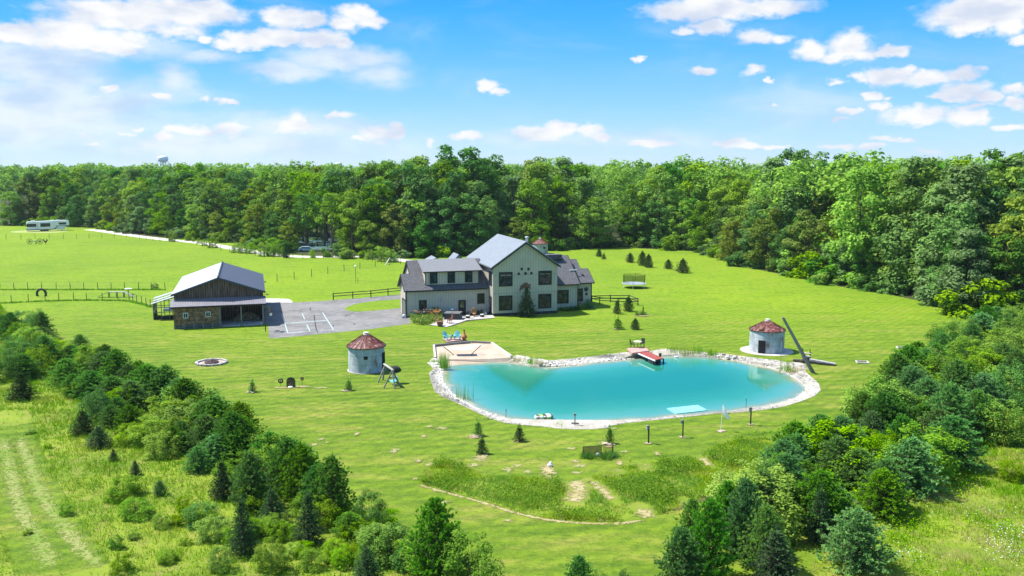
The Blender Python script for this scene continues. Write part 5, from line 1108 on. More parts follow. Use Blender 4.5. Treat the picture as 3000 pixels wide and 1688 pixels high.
def sector(px):
    names = ['left of the camper','behind the camper','by the road bend','behind the barn field','behind the drive trees','near the lake glimpse','behind the left house wing','behind the tall gable','right of the house','behind the lone spruces','on the back lawn curve','beyond the right lawn','above the leaning pole','at the right corner']
    xs = [60,230,430,640,860,1060,1330,1600,1800,2010,2230,2480,2760]
    return names[sum(px > x for x in xs)]
ROWN = ['front row','second row','third row','rear row','hindmost row']
ROWS = [(3.5,7.4,.58),(9.5,7.6,.80),(17,8.2,.93),(26,8.8,1.0),(37,10.5,1.0)]
keys = ['mid']*34+['deep']*24+['lime']*13+['grey']*14+['olive']*15
for ri, (off, sp, hk) in enumerate(ROWS):
    s_ = rr.uniform(0, sp)
    while s_ < cum[-1]:
        p, n_ = along(s_); o_ = off+rr.uniform(-2.0, 2.2); x, y = p.x+n_.x*o_+rr.uniform(-1,1), p.y+n_.y*o_+rr.uniform(-1,1)
        px_ = pix((x, y, 10))[0]; s_ += sp*rr.uniform(.8, 1.25)
        if px_ < -120 or px_ > 3120 or y < 60: continue
        top = H+(492-sky_y(min(max(px_,0),3000)))/F*y
        top *= .965 if px_ < 2200 else .93
        ht_ = top*hk*rr.uniform(.86, 1.02)*(1+.02*ri)
        if ri < 2 and px_ < 1150: ht_ *= rr.uniform(.78, 1.05)
        if ri == 4: ht_ = top*rr.uniform(.90, 1.03)
        if ri < 2 and rr.random() < .3: ht_ *= .7
        key = rr.choice(keys)
        if px_ > 2350 and rr.random() < .35: key = rr.choice(('grey','deep'))
        lake_gap = 850 < px_ < 1010
        cm = rr.choice(CR[key]); 
        if lake_gap and ri < 4: 
            if ri in (0, 1) and rr.random() < .45: continue
            key = key if key in highcrown else 'mid'; cm = highcrown[key]
        k_ = ht_/20; w_ = k_*rr.uniform(.85, 1.12)*(1.12 if ri == 0 else .98)
        forest.append(tree('forest_tree', f"{TONE[key]} tree, {ROWN[ri]} of wood {sector(px_)}", 'tree', (x, y, 0), cm, rr.choice(TR), (w_, w_, k_), rr.uniform(0, 6.28), 'broadleaf trees of the wood round the lawn'))
# dense bank of brush at the foot of the wood
V, T = crown(90, h=3.0, rad=1.9, nclump=34, per=90, leaf=(.22,.40), base=.02, flat=.9, pw=1.2); SHR = {k_: fastmesh('shrub_'+k_, V, 4, LM[k_], T) for k_ in ('mid','lime','grey','deep')}
stemS = trunk_mesh('stems', 9, 2.2, .06, rad=1.6, limbs=5)
s_ = 1.0
while s_ < cum[-1]:
    p, n_ = along(s_); o_ = rr.uniform(-.6, 3.2); x, y = p.x+n_.x*o_, p.y+n_.y*o_; s_ += rr.uniform(3.6, 6.2)
    px_ = pix((x, y, 1))[0]
    if px_ < -60 or px_ > 3060 or y < 60 or (860 < px_ < 1000 and rr.random() < .7): continue
    if 395 < px_ < 470 or 240 < px_ < 300: continue
    key = rr.choice(('mid','mid','lime','grey','deep')); k_ = rr.uniform(.55, 1.35)*(1.5 if px_ > 2300 else 1)
    tree('edge_shrub', f"{TONE.get(key)} bush, foot of the wood {sector(px_)}", 'shrub', (x, y, 0), SHR[key], stemS, (k_*1.25, k_*1.25, k_), rr.uniform(0, 6.28), 'bushes along the foot of the wood')
# far wood: one mass
g = np.random.default_rng(3); VV = []; TT = []
EX = np.array([(p.x, p.y) for p in EW])
n_far = 0
Vf, Tf = crown(60, nclump=26, per=26, leaf=(1.1,1.9), base=.30, rad=6.2); Vf2, Tf2 = crown(61, nclump=26, per=26, leaf=(1.1,1.9), base=.35, rad=5.6)
Vn, Tn = crown(62, nclump=44, per=62, leaf=(.55,.95), base=.12, rad=5.8)
for i in range(12000):
    y = 150+1250*g.random()**1.5; px_ = g.uniform(-700, 3700); x = (px_-1500)/F*y
    ey = np.interp(x, EX[:,0], EX[:,1]) if x < 75 else 0
    if x < 75 and y < ey+40: continue
    if x >= 75 and dist(np.array([[x, y]]), EX, False)[0] < 46: continue
    step = y
    if g.random() > (.75 if y < 420 else min(1, (y/420.)**1.2*.55+.25)): continue
    n_far += 1
    if n_far > 1550: break
    k_ = g.uniform(.95, 1.22)*(1.06 if y > 500 else 1.0)
    if px_ > 1150 and y < 420: k_ *= 1.05
    Vx, Tx = (Vf, Tf) if g.random() < .5 else (Vf2, Tf2); Vx, Tx = (Vn, Tn) if y < 400 else (Vx, Tx); a = g.uniform(0, 6.28); ca, sa = math.cos(a)*k_, math.sin(a)*k_
    q = Vx@np.array([[ca, sa, 0], [-sa, ca, 0], [0, 0, k_]])+np.array([x, y, 0]); VV.append(q); TT.append(np.clip(Tx*.7+g.uniform(-.1, .45), 0, 1))
o = mo('distant_wood', fastmesh('distant_wood', np.concatenate(VV), 4, LM['mid'], np.concatenate(TT))); tag(o, 'mass of distant woodland reaching the horizon behind the nearer trees', 'wood', kind='stuff')
# ---- conifers
def conifer(seed, h, rad, kind, levels=16, mat_=None):
    """whorled branches carrying needle tufts; pine = rounded and shaggy, spruce = narrow cone"""
    g = np.random.default_rng(seed); P = []; D = []; W = []; Ls = []; T = []; br = MB()
    br.tube((0,0,-.1),(0,0,h*.93), .02*h+.02, .01, 7)
    for li in range(levels):
        t_ = (li+.3)/levels
        z_ = h*(.04+.93*t_)
        prof = (1-t_)**.85*(.75+.25*min(1, t_*6)) if kind == 'spruce' else max(0, 1-t_**1.35)**.78*(.88+.12*min(1, t_*5))
        L_ = rad*prof+.05; nb_ = 9 if kind == 'pine' else 10; up = .10+.65*t_ if kind == 'pine' else -.08+.45*t_
        a0 = g.uniform(0, 6.28)
        for b_ in range(nb_):
            a = a0+6.283*b_/nb_+g.uniform(-.28,.28); l_ = L_*g.uniform(.68,1.14); dirn = np.array([math.cos(a), math.sin(a), up+g.uniform(-.12,.12)])
            tip = np.array([0,0,z_+g.uniform(-.04,.04)*h])+dirn*l_
            br.tube((0,0,z_), tuple(tip), .008*h*(1-t_)+.006, .004, 4)
            nt = max(3, int(l_/(.125 if kind == 'pine' else .095)*(.85)))
            for q in range(nt):
                s_ = .22+.78*(q+g.random())/nt; c_ = np.array([0,0,z_])+dirn*l_*s_; off_ = g.normal(0, .13*l_*(1.15-s_)+.06, 3)*np.array([1,1,.6]); c_ = c_+off_
                base = dirn/np.linalg.norm(dirn)+np.array([0,0,.35 if kind == 'pine' else .05])
                nn = 17 if kind == 'pine' else 7; ln = .165 if kind == 'pine' else .13
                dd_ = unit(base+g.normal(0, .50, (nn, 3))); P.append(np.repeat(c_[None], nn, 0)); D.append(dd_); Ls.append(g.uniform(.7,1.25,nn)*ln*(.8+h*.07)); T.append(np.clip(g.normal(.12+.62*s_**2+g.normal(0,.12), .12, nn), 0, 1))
    for q in range(22 if kind == 'pine' else 3):   # candle shoots at the top
        c_ = np.array([g.normal(0,.17*rad), g.normal(0,.17*rad), 0]); c_[2] = h*(1.0-.16*np.hypot(c_[0],c_[1])/(.17*rad)-.03*g.random()) if kind == 'pine' else h*g.uniform(.88,1.0); nn = 16; P.append(np.repeat(c_[None], nn, 0)+np.c_[np.zeros(nn), np.zeros(nn), np.linspace(0,.42,nn)]); D.append(unit(np.array([0,0,1.3])+g.normal(0,.4,(nn,3)))); Ls.append(np.full(nn,.2)); T.append(np.full(nn,.7))
    P, D, Ls, T = map(np.concatenate, (P, D, Ls, T)); n = len(P); side = unit(np.cross(D, g.normal(size=(n,3))))*(.020+.004*h)
    if kind == 'spruce': side *= 1.0
    V = np.stack([P-side, P+side, P+D*Ls[:,None]], 1).reshape(-1, 3)
    tm = br.build('trunk', bark); me = tm.data; bpy.data.objects.remove(tm); return fastmesh('crown', V, 3, mat_, T), me
PI_ = {}
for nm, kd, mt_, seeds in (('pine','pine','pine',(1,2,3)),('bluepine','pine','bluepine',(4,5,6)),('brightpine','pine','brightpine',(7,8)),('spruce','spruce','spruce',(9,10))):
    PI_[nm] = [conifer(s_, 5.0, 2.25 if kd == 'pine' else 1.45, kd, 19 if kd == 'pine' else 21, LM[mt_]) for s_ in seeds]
V, T = crown(91, h=4.0, rad=1.75, nclump=60, per=150, leaf=(.10,.20), base=.02, flat=.9, pw=1.25); DEC = {k_: fastmesh('bush_'+k_, V, 4, LM[k_], T) for k_ in ('mid','lime','deep')}
stemD = trunk_mesh('stem', 19, 3.4, .07, rad=1.4, limbs=6)
NAMES = {'pine': 'shaggy green pine','bluepine': 'bluish green pine','brightpine': 'bright green pine','spruce': 'dark spruce','dmid': 'leafy green bush','dlime': 'lime leaved bush','ddeep': 'dark leaved bush'}
rr = random.Random(31)
def plant_px(zf_, x, yb, yt, wd, kind, label, group, name=None, mul=1.0):
    s_ = 3.22; bx_, by_ = zf_(x, yb); _, ty = zf_(x, yt); pm = (by_-492)/22
    wid = (zf_(x+wd, 0)[0]-zf_(x, 0)[0])/pm; hgt = max(.45*(by_-ty)/pm, (by_-ty)/pm-.08*wid)*1.06; wid *= mul
    loc = G(bx_, by_); loc.y += wid*.35
    if kind[0] == 'd' and kind != 'deep':
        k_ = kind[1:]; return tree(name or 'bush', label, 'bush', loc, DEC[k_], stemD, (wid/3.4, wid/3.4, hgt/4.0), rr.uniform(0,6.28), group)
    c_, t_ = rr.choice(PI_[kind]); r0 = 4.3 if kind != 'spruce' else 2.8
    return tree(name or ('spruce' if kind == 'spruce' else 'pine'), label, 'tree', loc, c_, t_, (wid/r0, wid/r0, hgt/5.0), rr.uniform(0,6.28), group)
LEFT = [(zl,*a) for a in ((170,420,225,170,'ddeep'),(345,480,215,120,'ddeep'),(60,540,250,220,'pine'),(150,590,340,220,'dmid'),(240,640,380,230,'dlime'),(370,770,470,270,'pine'),(50,780,480,250,'ddeep'),(170,900,640,280,'pine'),(30,900,620,220,'ddeep'),(150,1090,820,250,'spruce'),(610,760,560,310,'pine'),(740,780,560,280,'pine'),(560,960,690,320,'pine'),(930,870,620,340,'pine'),(1050,930,600,310,'pine'),(800,1080,800,330,'pine'),(1000,1170,860,360,'pine'),(1330,1110,750,450,'pine'),(1450,1120,790,320,'pine'),(880,1290,960,190,'ddeep'),(1180,1200,900,330,'pine'),(1450,1370,1060,340,'dlime'),(1690,1400,1090,360,'dlime'),(1180,1430,1130,300,'pine'),(740,1420,1180,240,'spruce'),(1010,1350,1130,220,'pine'),(1900,1440,1150,260,'pine'),(1640,1480,1250,240,'dmid'),(320,830,560,230,'dmid'),(650,1050,830,230,'pine'))]
LEFT += [(zlb,*a) for a in ((890,255,40,240,'spruce'),(2150,400,-80,440,'pine'),(1900,330,-60,360,'pine'),(1500,345,90,230,'dlime'),(1680,230,-10,240,'pine'),(2000,420,120,330,'bluepine'))]
LEFT += [(zmb,*a) for a in ((140,750,380,230,'spruce'),(400,860,300,370,'pine'),(620,600,150,320,'dmid'),(740,760,160,430,'pine'),(880,820,230,430,'brightpine'),(1180,960,340,400,'pine'),(1020,900,420,300,'pine'),(330,1290,740,270,'spruce'),(610,1000,640,250,'spruce'),(960,1190,690,270,'spruce'),(1540,1060,650,240,'ddeep'),(1320,1000,830,280,'dmid'),(1820,1190,960,180,'pine'),(2160,1600,750,540,'pine'),(2480,1700,1050,400,'dlime'),(1510,1560,1190,280,'spruce'),(610,1430,1100,200,'dmid'),(1620,1230,1000,280,'dlime'),(700,1120,950,200,'dlime'),(1980,1430,1130,230,'dlime'))]
SMALL = [(zlb,*a) for a in ((1055,370,250,110,'spruce'),(1260,505,360,130,'spruce'),(1490,700,550,160,'bluepine'),(1710,830,695,130,'dmid'),(1390,855,770,90,'ddeep'),(600,880,760,120,'dmid'),(1080,1200,1060,120,'ddeep'),(1120,1430,1230,170,'dmid'),(270,110,60,80,'dmid'),(250,1060,1000,70,'dmid'),(440,245,190,70,'dmid'),(1250,1110,1040,90,'dmid'),(1550,1330,1200,200,'dlime'),(2050,1420,1180,200,'dmid'),(1740,1160,1080,100,'dmid'))]
RIGHT = [(zr,*a) for a in ((2370,440,190,320,'bluepine'),(2050,560,280,250,'dmid'),(1860,650,350,240,'ddeep'),(2520,620,210,280,'dlime'),(2300,590,380,320,'dlime'),(1620,820,530,320,'pine'),(1790,880,540,350,'pine'),(2120,830,480,350,'dlime'),(2450,860,540,340,'pine'),(1850,930,680,300,'dlime'),(1430,1070,640,340,'pine'),(1570,1130,760,380,'bluepine'),(1240,1220,880,340,'pine'),(2000,1170,700,400,'pine'),(2260,1220,830,400,'bluepine'),(1720,1300,880,400,'bluepine'),(1100,1430,1010,370,'pine'),(1380,1450,1020,420,'pine'),(2490,1200,700,280,'ddeep'),(1950,1520,930,470,'bluepine'),(2210,1480,1000,440,'pine'),(2440,1500,1080,330,'dmid'),(1980,720,560,250,'pine'),(2560,900,600,260,'pine'),(1650,1010,740,280,'dmid'),(2100,1040,720,300,'pine'),(2380,1040,760,280,'dlime'),(1500,940,640,260,'pine'))]
RIGHT += [(zrb,*a) for a in ((700,500,-60,460,'pine'),(860,670,150,440,'pine'),(470,600,120,400,'bluepine'),(1290,430,80,280,'dmid'),(1190,580,290,240,'spruce'),(1600,730,170,540,'bluepine'),(2000,500,-40,580,'bluepine'),(1310,960,470,490,'brightpine'),(680,1170,640,290,'spruce'),(380,930,320,470,'bluepine'),(160,1040,480,460,'pine'),(560,760,380,350,'pine'),(180,1480,820,440,'brightpine'),(1080,1480,860,620,'bluepine'),(280,1620,1050,470,'spruce'),(1000,420,60,340,'pine'),(1500,400,-40,420,'pine'),(2440,220,-120,280,'dmid'),(2300,120,-250,380,'pine'),(1700,200,-160,420,'pine'),(2500,560,330,200,'dlime'))]
z10 = Z(1500,1340,3.22)
RIGHT += [(z10,*a) for a in ((1620,1260,700,420,'bluepine'),(1890,1220,420,440,'pine'),(1720,1000,420,330,'pine'),(2230,1000,230,420,'bluepine'),(640,1420,960,330,'bluepine'),(2050,860,250,350,'pine'),(1060,1260,1050,70,'ddeep'),(800,1280,1080,160,'dlime'))]
def row_label(kind, bx_, by_, side):
    zone = {'L': ('at the top of the left thicket','in the middle of the left thicket','low in the left thicket','at the bottom edge of the left thicket'), 'R': ('at the top of the right pine belt','in the upper right pine belt','in the lower right pine belt','at the bottom edge of the right pine belt')}[side]
    return f"{NAMES[kind]} {zone[0 if by_ < 1080 else 1 if by_ < 1280 else 2 if by_ < 1560 else 3]}"
ident = lambda x, y: (x, y)
def filler(path_, n_, spread, lst, kinds, hlo, hhi):
    for i in range(n_):
        t_ = (i+rr.random())/n_*(len(path_)-1); k_ = min(int(t_), len(path_)-2); f_ = t_-k_; a, b_ = path_[k_], path_[k_+1]
        x, y = a[0]+(b_[0]-a[0])*f_+rr.uniform(-1,1)*spread[0], a[1]+(b_[1]-a[1])*f_+rr.uniform(-1,1)*spread[1]; pm = (y-492)/22
        h_ = rr.uniform(hlo, hhi)*pm; lst.append((ident, x, y, y-h_, h_*rr.uniform(.8, 1.15), rr.choice(kinds)))
filler([(40,1000),(190,1060),(330,1110),(470,1200),(560,1270),(650,1330),(760,1400),(860,1470)], 34, (55,28), LEFT, ['pine']*5+['dmid','dlime','dmid','bluepine','brightpine'], 1.9, 3.6)
filler([(900,1500),(1050,1570),(1150,1640),(1350,1690)], 9, (60,30), LEFT, ['dlime','dmid','pine','dmid'], 1.2, 2.2)
filler([(2960,960),(2860,1010),(2760,1100),(2640,1180),(2560,1280),(2450,1380),(2360,1460),(2240,1560),(2150,1660)], 34, (75,35), RIGHT, ['pine']*4+['bluepine']*3+['dlime','dmid','brightpine'], 2.4, 4.4)
filler([(2990,1060),(2900,1190),(2780,1290),(2700,1380),(2540,1500),(2440,1600)], 14, (70,35), RIGHT, ['pine']*3+['bluepine']*3+['dlime','dmid'], 2.4, 4.0)
filler([(420,1480),(600,1560),(820,1600),(1050,1640),(1250,1650)], 26, (90,60), LEFT, ['dlime','dmid','dlime','dmid','ddeep'], .7, 1.6)
filler([(250,1150),(420,1290),(600,1390),(760,1480)], 14, (50,30), LEFT, ['pine','dmid','pine','dlime'], 1.4, 2.4)
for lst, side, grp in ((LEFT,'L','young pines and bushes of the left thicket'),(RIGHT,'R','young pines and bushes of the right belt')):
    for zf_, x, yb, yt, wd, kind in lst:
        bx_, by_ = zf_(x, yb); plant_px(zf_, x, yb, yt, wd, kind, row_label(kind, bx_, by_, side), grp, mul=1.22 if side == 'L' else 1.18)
for zf_, x, yb, yt, wd, kind in SMALL: plant_px(zf_, x, yb, yt, wd, kind, f"small {NAMES[kind]} in the left meadow grass", 'small plants in the left meadow')
# ---- small planted conifers on the lawns: (base px, height m, width m, kind, label)
spr = {'s': PI_['spruce'], 'p': PI_['pine'], 'b': PI_['bluepine']}
sm_c, sm_t = conifer(40, 1.2, .55, 'spruce', 9, LM['spruce']); rd_c, rd_t = conifer(42, 2.4, 1.2, 'pine', 13, LM['spruce']); sm2_c, sm2_t = conifer(41, 1.2, .6, 'spruce', 8, LM['pine'])
for (x, y, h_, wd, kd, lab) in (
 (1401,1280,1.0,.85,'x','small round-topped spruce, upper one of the two left of the inflatable tube'),(1411,1333,1.15,.85,'s','dense small spruce below the two young spruces by the near shore'),(1522,1296,1.1,.9,'s','small spruce with a dark shadow between the inflatable and the meadow'),
 (1787,1302,1.05,.75,'x','small spruce standing behind the brown lattice screen'),(1020.5,1146,.95,.85,'y','small spruce with sandy base left of the log swing'),(737.6,1150.6,.95,.85,'y','small spruce with sandy base below the fire pit'),
 (1808.5,921,1.9,1.2,'b','left of the two spruces in front of the rail fence pen'),(1842,914,2.1,1.6,'s','broad dark spruce in front of the rail fence pen'),(1811,966,1.4,1.4,'y','umbrella-shaped small pine on a bare trunk above the pond deck'),(1862,967,1.4,1.3,'s','compact small spruce right of the umbrella-shaped pine'),
 (1755.6,753.4,1.9,1.5,'s','spruce of the left pair on the far back lawn, the taller one'),(1769,760,1.2,1.1,'s','spruce of the left pair on the far back lawn, the lower one'),(1847,770.5,2.1,1.95,'s','single spruce between the left pair and the big clump'),(1883,779.5,3.0,2.2,'s','rear spruce of the big clump on the back lawn'),(1900.6,785,2.7,2.2,'s','front spruce of the big clump on the back lawn'),(1959,789,1.9,1.9,'s','small spruce left of the rightmost one on the back lawn'),(2002.5,801,2.7,2.8,'s','rightmost broad spruce on the back lawn')):
    loc = G(x, y); loc.y += wd*.3
    if kd in 'xy': c_, t__, r0, hh_ = sm2_c, sm2_t, 1.1, 1.2
    elif h_ < 1.3: c_, t__, r0, hh_ = sm_c, sm_t, 1.0, 1.2
    else: c_, t__, r0, hh_ = rd_c, rd_t, 2.2, 2.4
    o = tree('lawn_spruce', lab, 'spruce', loc, c_, t__, (wd/r0*1.1, wd/r0*1.1, h_/hh_), rr.uniform(0,6.28), 'small conifers planted on the lawns')
    if kd in 'xy' : patch(loc.x-.2, loc.y-.2, .75, .7, .09, sand_m); o.location.z = .12 if kd == 'x' else .05
hs = hloc(4.75, -1.6, 0); c_, t__ = PI_['spruce'][0]
tree('house_spruce', 'tall conical spruce standing against the tall house gable', 'spruce', hs, c_, t__, (1.12, 1.12, 4.45/5), 1.0, None)
# shrubs by the house
for (u, v, w_, h_, key, lab) in ((16.6,3.2,1.2,1.4,'grey','bluish shrub at the right corner of the house'),(14.9,2.6,1.0,1.1,'mid','shrub below the narrow window of the right wing'),(13.6,2.3,1.6,.6,'deep','low shrub under the wide right wing window'),(12.2,2.2,1.7,.6,'mid','low spreading shrub near the gable corner'),(-8.3,1.8,1.7,1.6,'deep','dark reddish shrub against the wall left of the grill'),(-5.0+4.0,1.9,.5,.6,'deep','small potted shrub by the rattan chair')):
    l_ = hloc(u, v, 0); t_ = tree('house_shrub', lab, 'shrub', l_, DEC[key] if key in DEC else SHR[key], stemD, (w_/3.4, w_/3.4, h_/4.0 if key in DEC else h_/3.0), u, 'shrubs along the house walls')
# saplings along the drive
for (x, y, h_, w_, key, nm) in ((504.7,707.5,3.5,2.2,'lime','first'),(549.7,706,1.6,1.2,'mid',''),(566,708,1.3,1,'mid',''),(583.8,713.7,1.7,1.2,'lime',''),(599,721,1.9,1.4,'mid',''),(622.7,726,2.9,2.2,'lime',''),(692,740,2.8,2.2,'lime',''),(713,741.6,2.9,2.2,'mid',''),(736.6,743,3.0,2.3,'lime',''),(774,751,3.0,2.4,'lime',''),(794,751,3.0,2.2,'mid',''),(814,751,3.1,2.5,'lime',''),(916,755.6,2.4,1.5,'lime',''),(957,754,1.7,1.3,'mid',''),(1062.7,757,2.0,1.5,'mid',''),(1083,760,2.4,2.0,'lime',''),(1125,766.5,3.6,2.6,'lime',''),(1146.6,768,3.0,2.7,'lime','')):
    tree('drive_sapling', f"young {'lime green' if key == 'lime' else 'mid green'} tree planted along the gravel drive", 'young tree', G(x, y), DEC[key], stemD, (w_/3.4, w_/3.4, h_/4), rr.uniform(0,6.28), 'young trees planted along the drive')
c_, t__ = PI_['spruce'][1]; tree('drive_spruce', 'narrow dark evergreen at the end of the row of drive trees', 'evergreen', G(838.5,756), c_, t__, (.75,.75,.80), 0, None)
tree('fence_bush', 'small dark bush in the fence line left of the barn', 'bush', G(454.5,847), DEC['deep'], stemD, (.35,.35,.28), 0, None)
tree('edge_tree', 'low lime maple in front of the wood beside the road', 'tree', G(*za(1600,925)), CR['lime'][0], TR[0], (.42,.42,.36), 0, None)
tree('garden_shrub', 'low reddish shrub in a stony patch on the back lawn', 'shrub', G(1878,924), DEC['deep'], stemD, (.42,.36,.16), 0, None); patch(*G(1886,926).to_2d(), 1.4*1.5, .8*1.5, .1, straw_m)
c_, t__ = sm_c, sm_t; tree('thin_spruce', 'thin upright seedling spruce in the stony patch', 'seedling', G(1884,921), c_, t__, (.35,.35,1.0), 0, None)
# ---- grasses, reeds, flowers (uncountable)
def blades(name, pts, hgt, wid, rng, mat_, lean=.35, per=3, spread=.10):
    n = len(pts)*per; P = np.repeat(pts, per, 0)+np.c_[rng.normal(0, spread, (n, 2)), np.zeros(n)]
    Hh = np.repeat(hgt, per)*rng.uniform(.6, 1.25, n); a = rng.uniform(0, 6.28, n); s_ = np.c_[np.cos(a), np.sin(a), np.zeros(n)]*np.repeat(wid, per)[:,None]*.5
    tip = P+np.c_[rng.normal(0, lean, n)*Hh, rng.normal(0, lean, n)*Hh, Hh]
    V = np.stack([P-s_, P+s_, tip], 1).reshape(-1, 3); return fastmesh(name, V, 3, mat_, np.clip(rng.normal(.5, .22, n), 0, 1))
def scatter(L, n, rng):
    A = np.array([(p[0], p[1]) for p in L]); lo, hi = A.min(0), A.max(0); c_ = rng.uniform(lo, hi, (n, 2)); c_ = c_[inside(c_, A)]
    pxs = np.array([pix((a, b_, 0)) for a, b_ in c_]) if len(c_) < 400000 else None
    f_ = c_[:,1]*CP+H*SP; u_ = c_[:,1]*SP-H*CP; X_ = 1500+F*c_[:,0]/f_; Y_ = 844-F*u_/f_
    return c_[(X_ > -80) & (X_ < 3080) & (Y_ < 1780)]
def val(p, s_, seed):      # cheap smooth value noise
    q = p*s_+seed; return .5+.25*(np.sin(q[:,0]*1.7+np.sin(q[:,1]*1.3+seed))+np.sin(q[:,1]*2.1+np.sin(q[:,0]*1.1-seed)))
GR = {'a': leafmat('meadow_grass', (.14,.25,.008), (.36,.50,.018), .4, 0), 'b': leafmat('lush_grass', (.11,.30,.006), (.27,.52,.018), .45, 0), 'c': leafmat('dry_grass', (.32,.28,.10), (.58,.50,.26), .35, 0), 'd': leafmat('olive_grass', (.22,.25,.025), (.40,.40,.06), .35, 0)}
NMG = {'a': 'yellow-green', 'b': 'lush green', 'c': 'dry straw-coloured', 'd': 'olive'}
def meadow(L, n, seed, where, hbase, sel):
    g = np.random.default_rng(seed); c_ = scatter(L, n, g)
    if L is ml:
        dt_ = dist(c_, TRK, False); c_ = c_[(dt_ > 2.1) | (g.random(len(c_)) < .10)]
    if L is mm:
        for pl, wd in MPATH: c_ = c_[dist(c_, [tuple(G(*z6(*p)).to_2d()) for p in pl], False) > wd*.55]
    v1 = val(c_, .35, seed)*.6+val(c_, 1.1, seed+5)*.25+g.normal(0, .10, len(c_)); dd_ = c_[:,1]
    edges_ = [-9]+[e for _, e in sel]
    for (k_, hi_), lo_ in zip(sel, edges_):
        m_ = (v1 > lo_) & (v1 <= hi_); q = c_[m_]
        if len(q) < 5: continue
        hh_ = hbase*(.35+.9*val(q, .8, seed+9))*(1.1 if k_ == 'c' else 1)
        wd_ = np.clip(.00060*q[:,1]+.004, .02, .10)*(.55 if k_ == 'c' else 1.0)
        o = mo('meadow_grass', blades('meadow_grass', np.c_[q, np.zeros(len(q))], hh_, wd_, g, GR[k_], .38)); tag(o, f"{NMG[k_]} long grass growing in {where}", 'grass', kind='stuff')
TRK = [tuple(G(*zlb(*p)).to_2d()) for p in ((40,-60),(60,200),(150,520),(330,900),(560,1300),(660,1500))]
meadow(ml, 210000, 1, 'the meadow at the lower left', .34, (('b',.50),('a',.78),('d',.86),('c',9)))
meadow(mr, 120000, 2, 'the meadow at the lower right', .36, (('b',.36),('a',.52),('d',.66),('c',9)))
meadow(mm, 34000, 3, 'the unmown patch below the pond', .24, (('b',.46),('a',.72),('d',.82),('c',9)))
def clump(name, label, pts, h_, r_, n, mat_, seed, cat='plant', group=None, w_=.035, lean=.12):
    g = np.random.default_rng(seed); c_ = np.c_[g.normal(0, r_, (n, 2)), np.zeros(n)]
    o = mo(name, blades(name, c_, np.full(n, h_), np.full(n, w_), g, mat_, lean, 1, .01)); o.location = pts; return tag(o, label, cat, group)
clump('reeds', 'tall bright green reed clump at the left end of the sand', G(*z4(330,560), -.3), 1.9, .32, 260, GR['b'], 1, 'reeds')
clump('cattails', 'thin cattails standing in the pale shallows at the left', G(*z4(545,930), -.45), 1.7, .55, 46, LM['pine'], 2, 'reeds', w_=.05, lean=.05)
for i, (q, h_, r_, lab, m_) in enumerate(((z4(1350,505),.8,.35,'green rushes among rocks between sandbox and far shore',GR['b']),(z4(1180,480),.6,.5,'dry tawny grass beside the sandbox rocks',GR['c']),(z4(1440,510),.6,.4,'straw-coloured grass tuft right of the rushes',GR['c']),
   (z5(880,520),1.3,.7,'large reed clump on the back shore right of the dock',GR['a']),(z5(1010,505),.9,.5,'reeds on the back shore, right of the largest clump',GR['b']),(z5(720,500),.9,.5,'green weeds on the back shore nearest the dock',GR['b']),(z5(1150,530),.8,.4,'short reeds on the back shore, rightmost of that bed',GR['b']),
   (z5(1990,710),1.0,.4,'bright green weeds on the bank below the leaning pole',GR['b']),(z5(2090,720),.7,.45,'tan dry weeds on the bank at the foot of the leaning pole',GR['c']),(z4(215,500),.5,.35,'low weeds among the white rocks left of the sand',GR['b']),(z4(1700,1250),.35,.4,'low weeds on rocks at the near shore',GR['b']))):
    clump('bank_weeds', lab, G(*q, -.15), h_, r_, 130, m_, 30+i, 'weeds', 'weeds and reeds along the pond bank')
for i, (q, r_) in enumerate((((420,668),.55),((640,672),.6),((720,655),.55))):
    clump('lawn_plants', 'dark leafy plants growing at the foot of the brown lattice screen', G(*zn(*q)), .42, r_*.5, 260, LM['deep'], 60+i, 'plants', 'plants at the foot of the lattice screen', w_=.06, lean=.6)
# boulders
bl = [(z4(200,465),.45),(z4(255,475),.42),(z4(230,510),.4),(z4(180,500),.35),(z4(215,545),.3),(z4(265,540),.32),(z4(1230,432),.55),(z4(1275,440),.45),(z4(1180,418),.38),(z4(1325,455),.36),(z4(1480,470),.5),(z4(1530,485),.42),(z4(1460,500),.35),(z5(2080,700),.4),(z5(2150,730),.35),(z5(2040,690),.3),(z5(2200,690),.35),(z4(1760,1250),.35),(z4(1830,1258),.4),(z4(2060,1252),.35),(z4(2190,1255),.28),(z5(1230,545),.3),(z5(1330,553),.3),(z5(1410,555),.33),(z5(650,480),.33),(z5(720,478),.3)]
for i, (q, s_) in enumerate(bl):
    g = np.random.default_rng(200+i); n3 = bmesh.new(); bmesh.ops.create_icosphere(n3, subdivisions=2, radius=1); ph = g.uniform(0, 6, 6)
    for v in n3.verts: v.co *= 1+.16*math.sin(3*v.co.x+ph[0])+.13*math.sin(4*v.co.y+ph[1])+.1*math.sin(5*v.co.z+ph[2]); v.co.z *= .62
    me = bpy.data.meshes.new('boulder'); n3.to_mesh(me); n3.free(); me.materials.append(M('pale_boulder', (.48,.45,.40), .9, .3, 2.5, col2=(.72,.69,.64))); o = mo('boulder', me)
    o.location = G(*q, -.12); o.scale = (s_, s_*.8, s_*.75); o.rotation_euler = (0,0,ph[4])
    bx_ = q[0]; where = 'left end of the sand' if bx_ < 1300 else 'bank between sandbox and far shore' if bx_ < 1640 and q[1] < 1150 else 'near shore of the pond' if q[1] > 1200 else 'back shore right of the dock' if q[1] < 1060 else 'bank below the leaning pole'
    tag(o, f"pale boulder on the {where}", 'boulder', 'pale boulders round the pond')
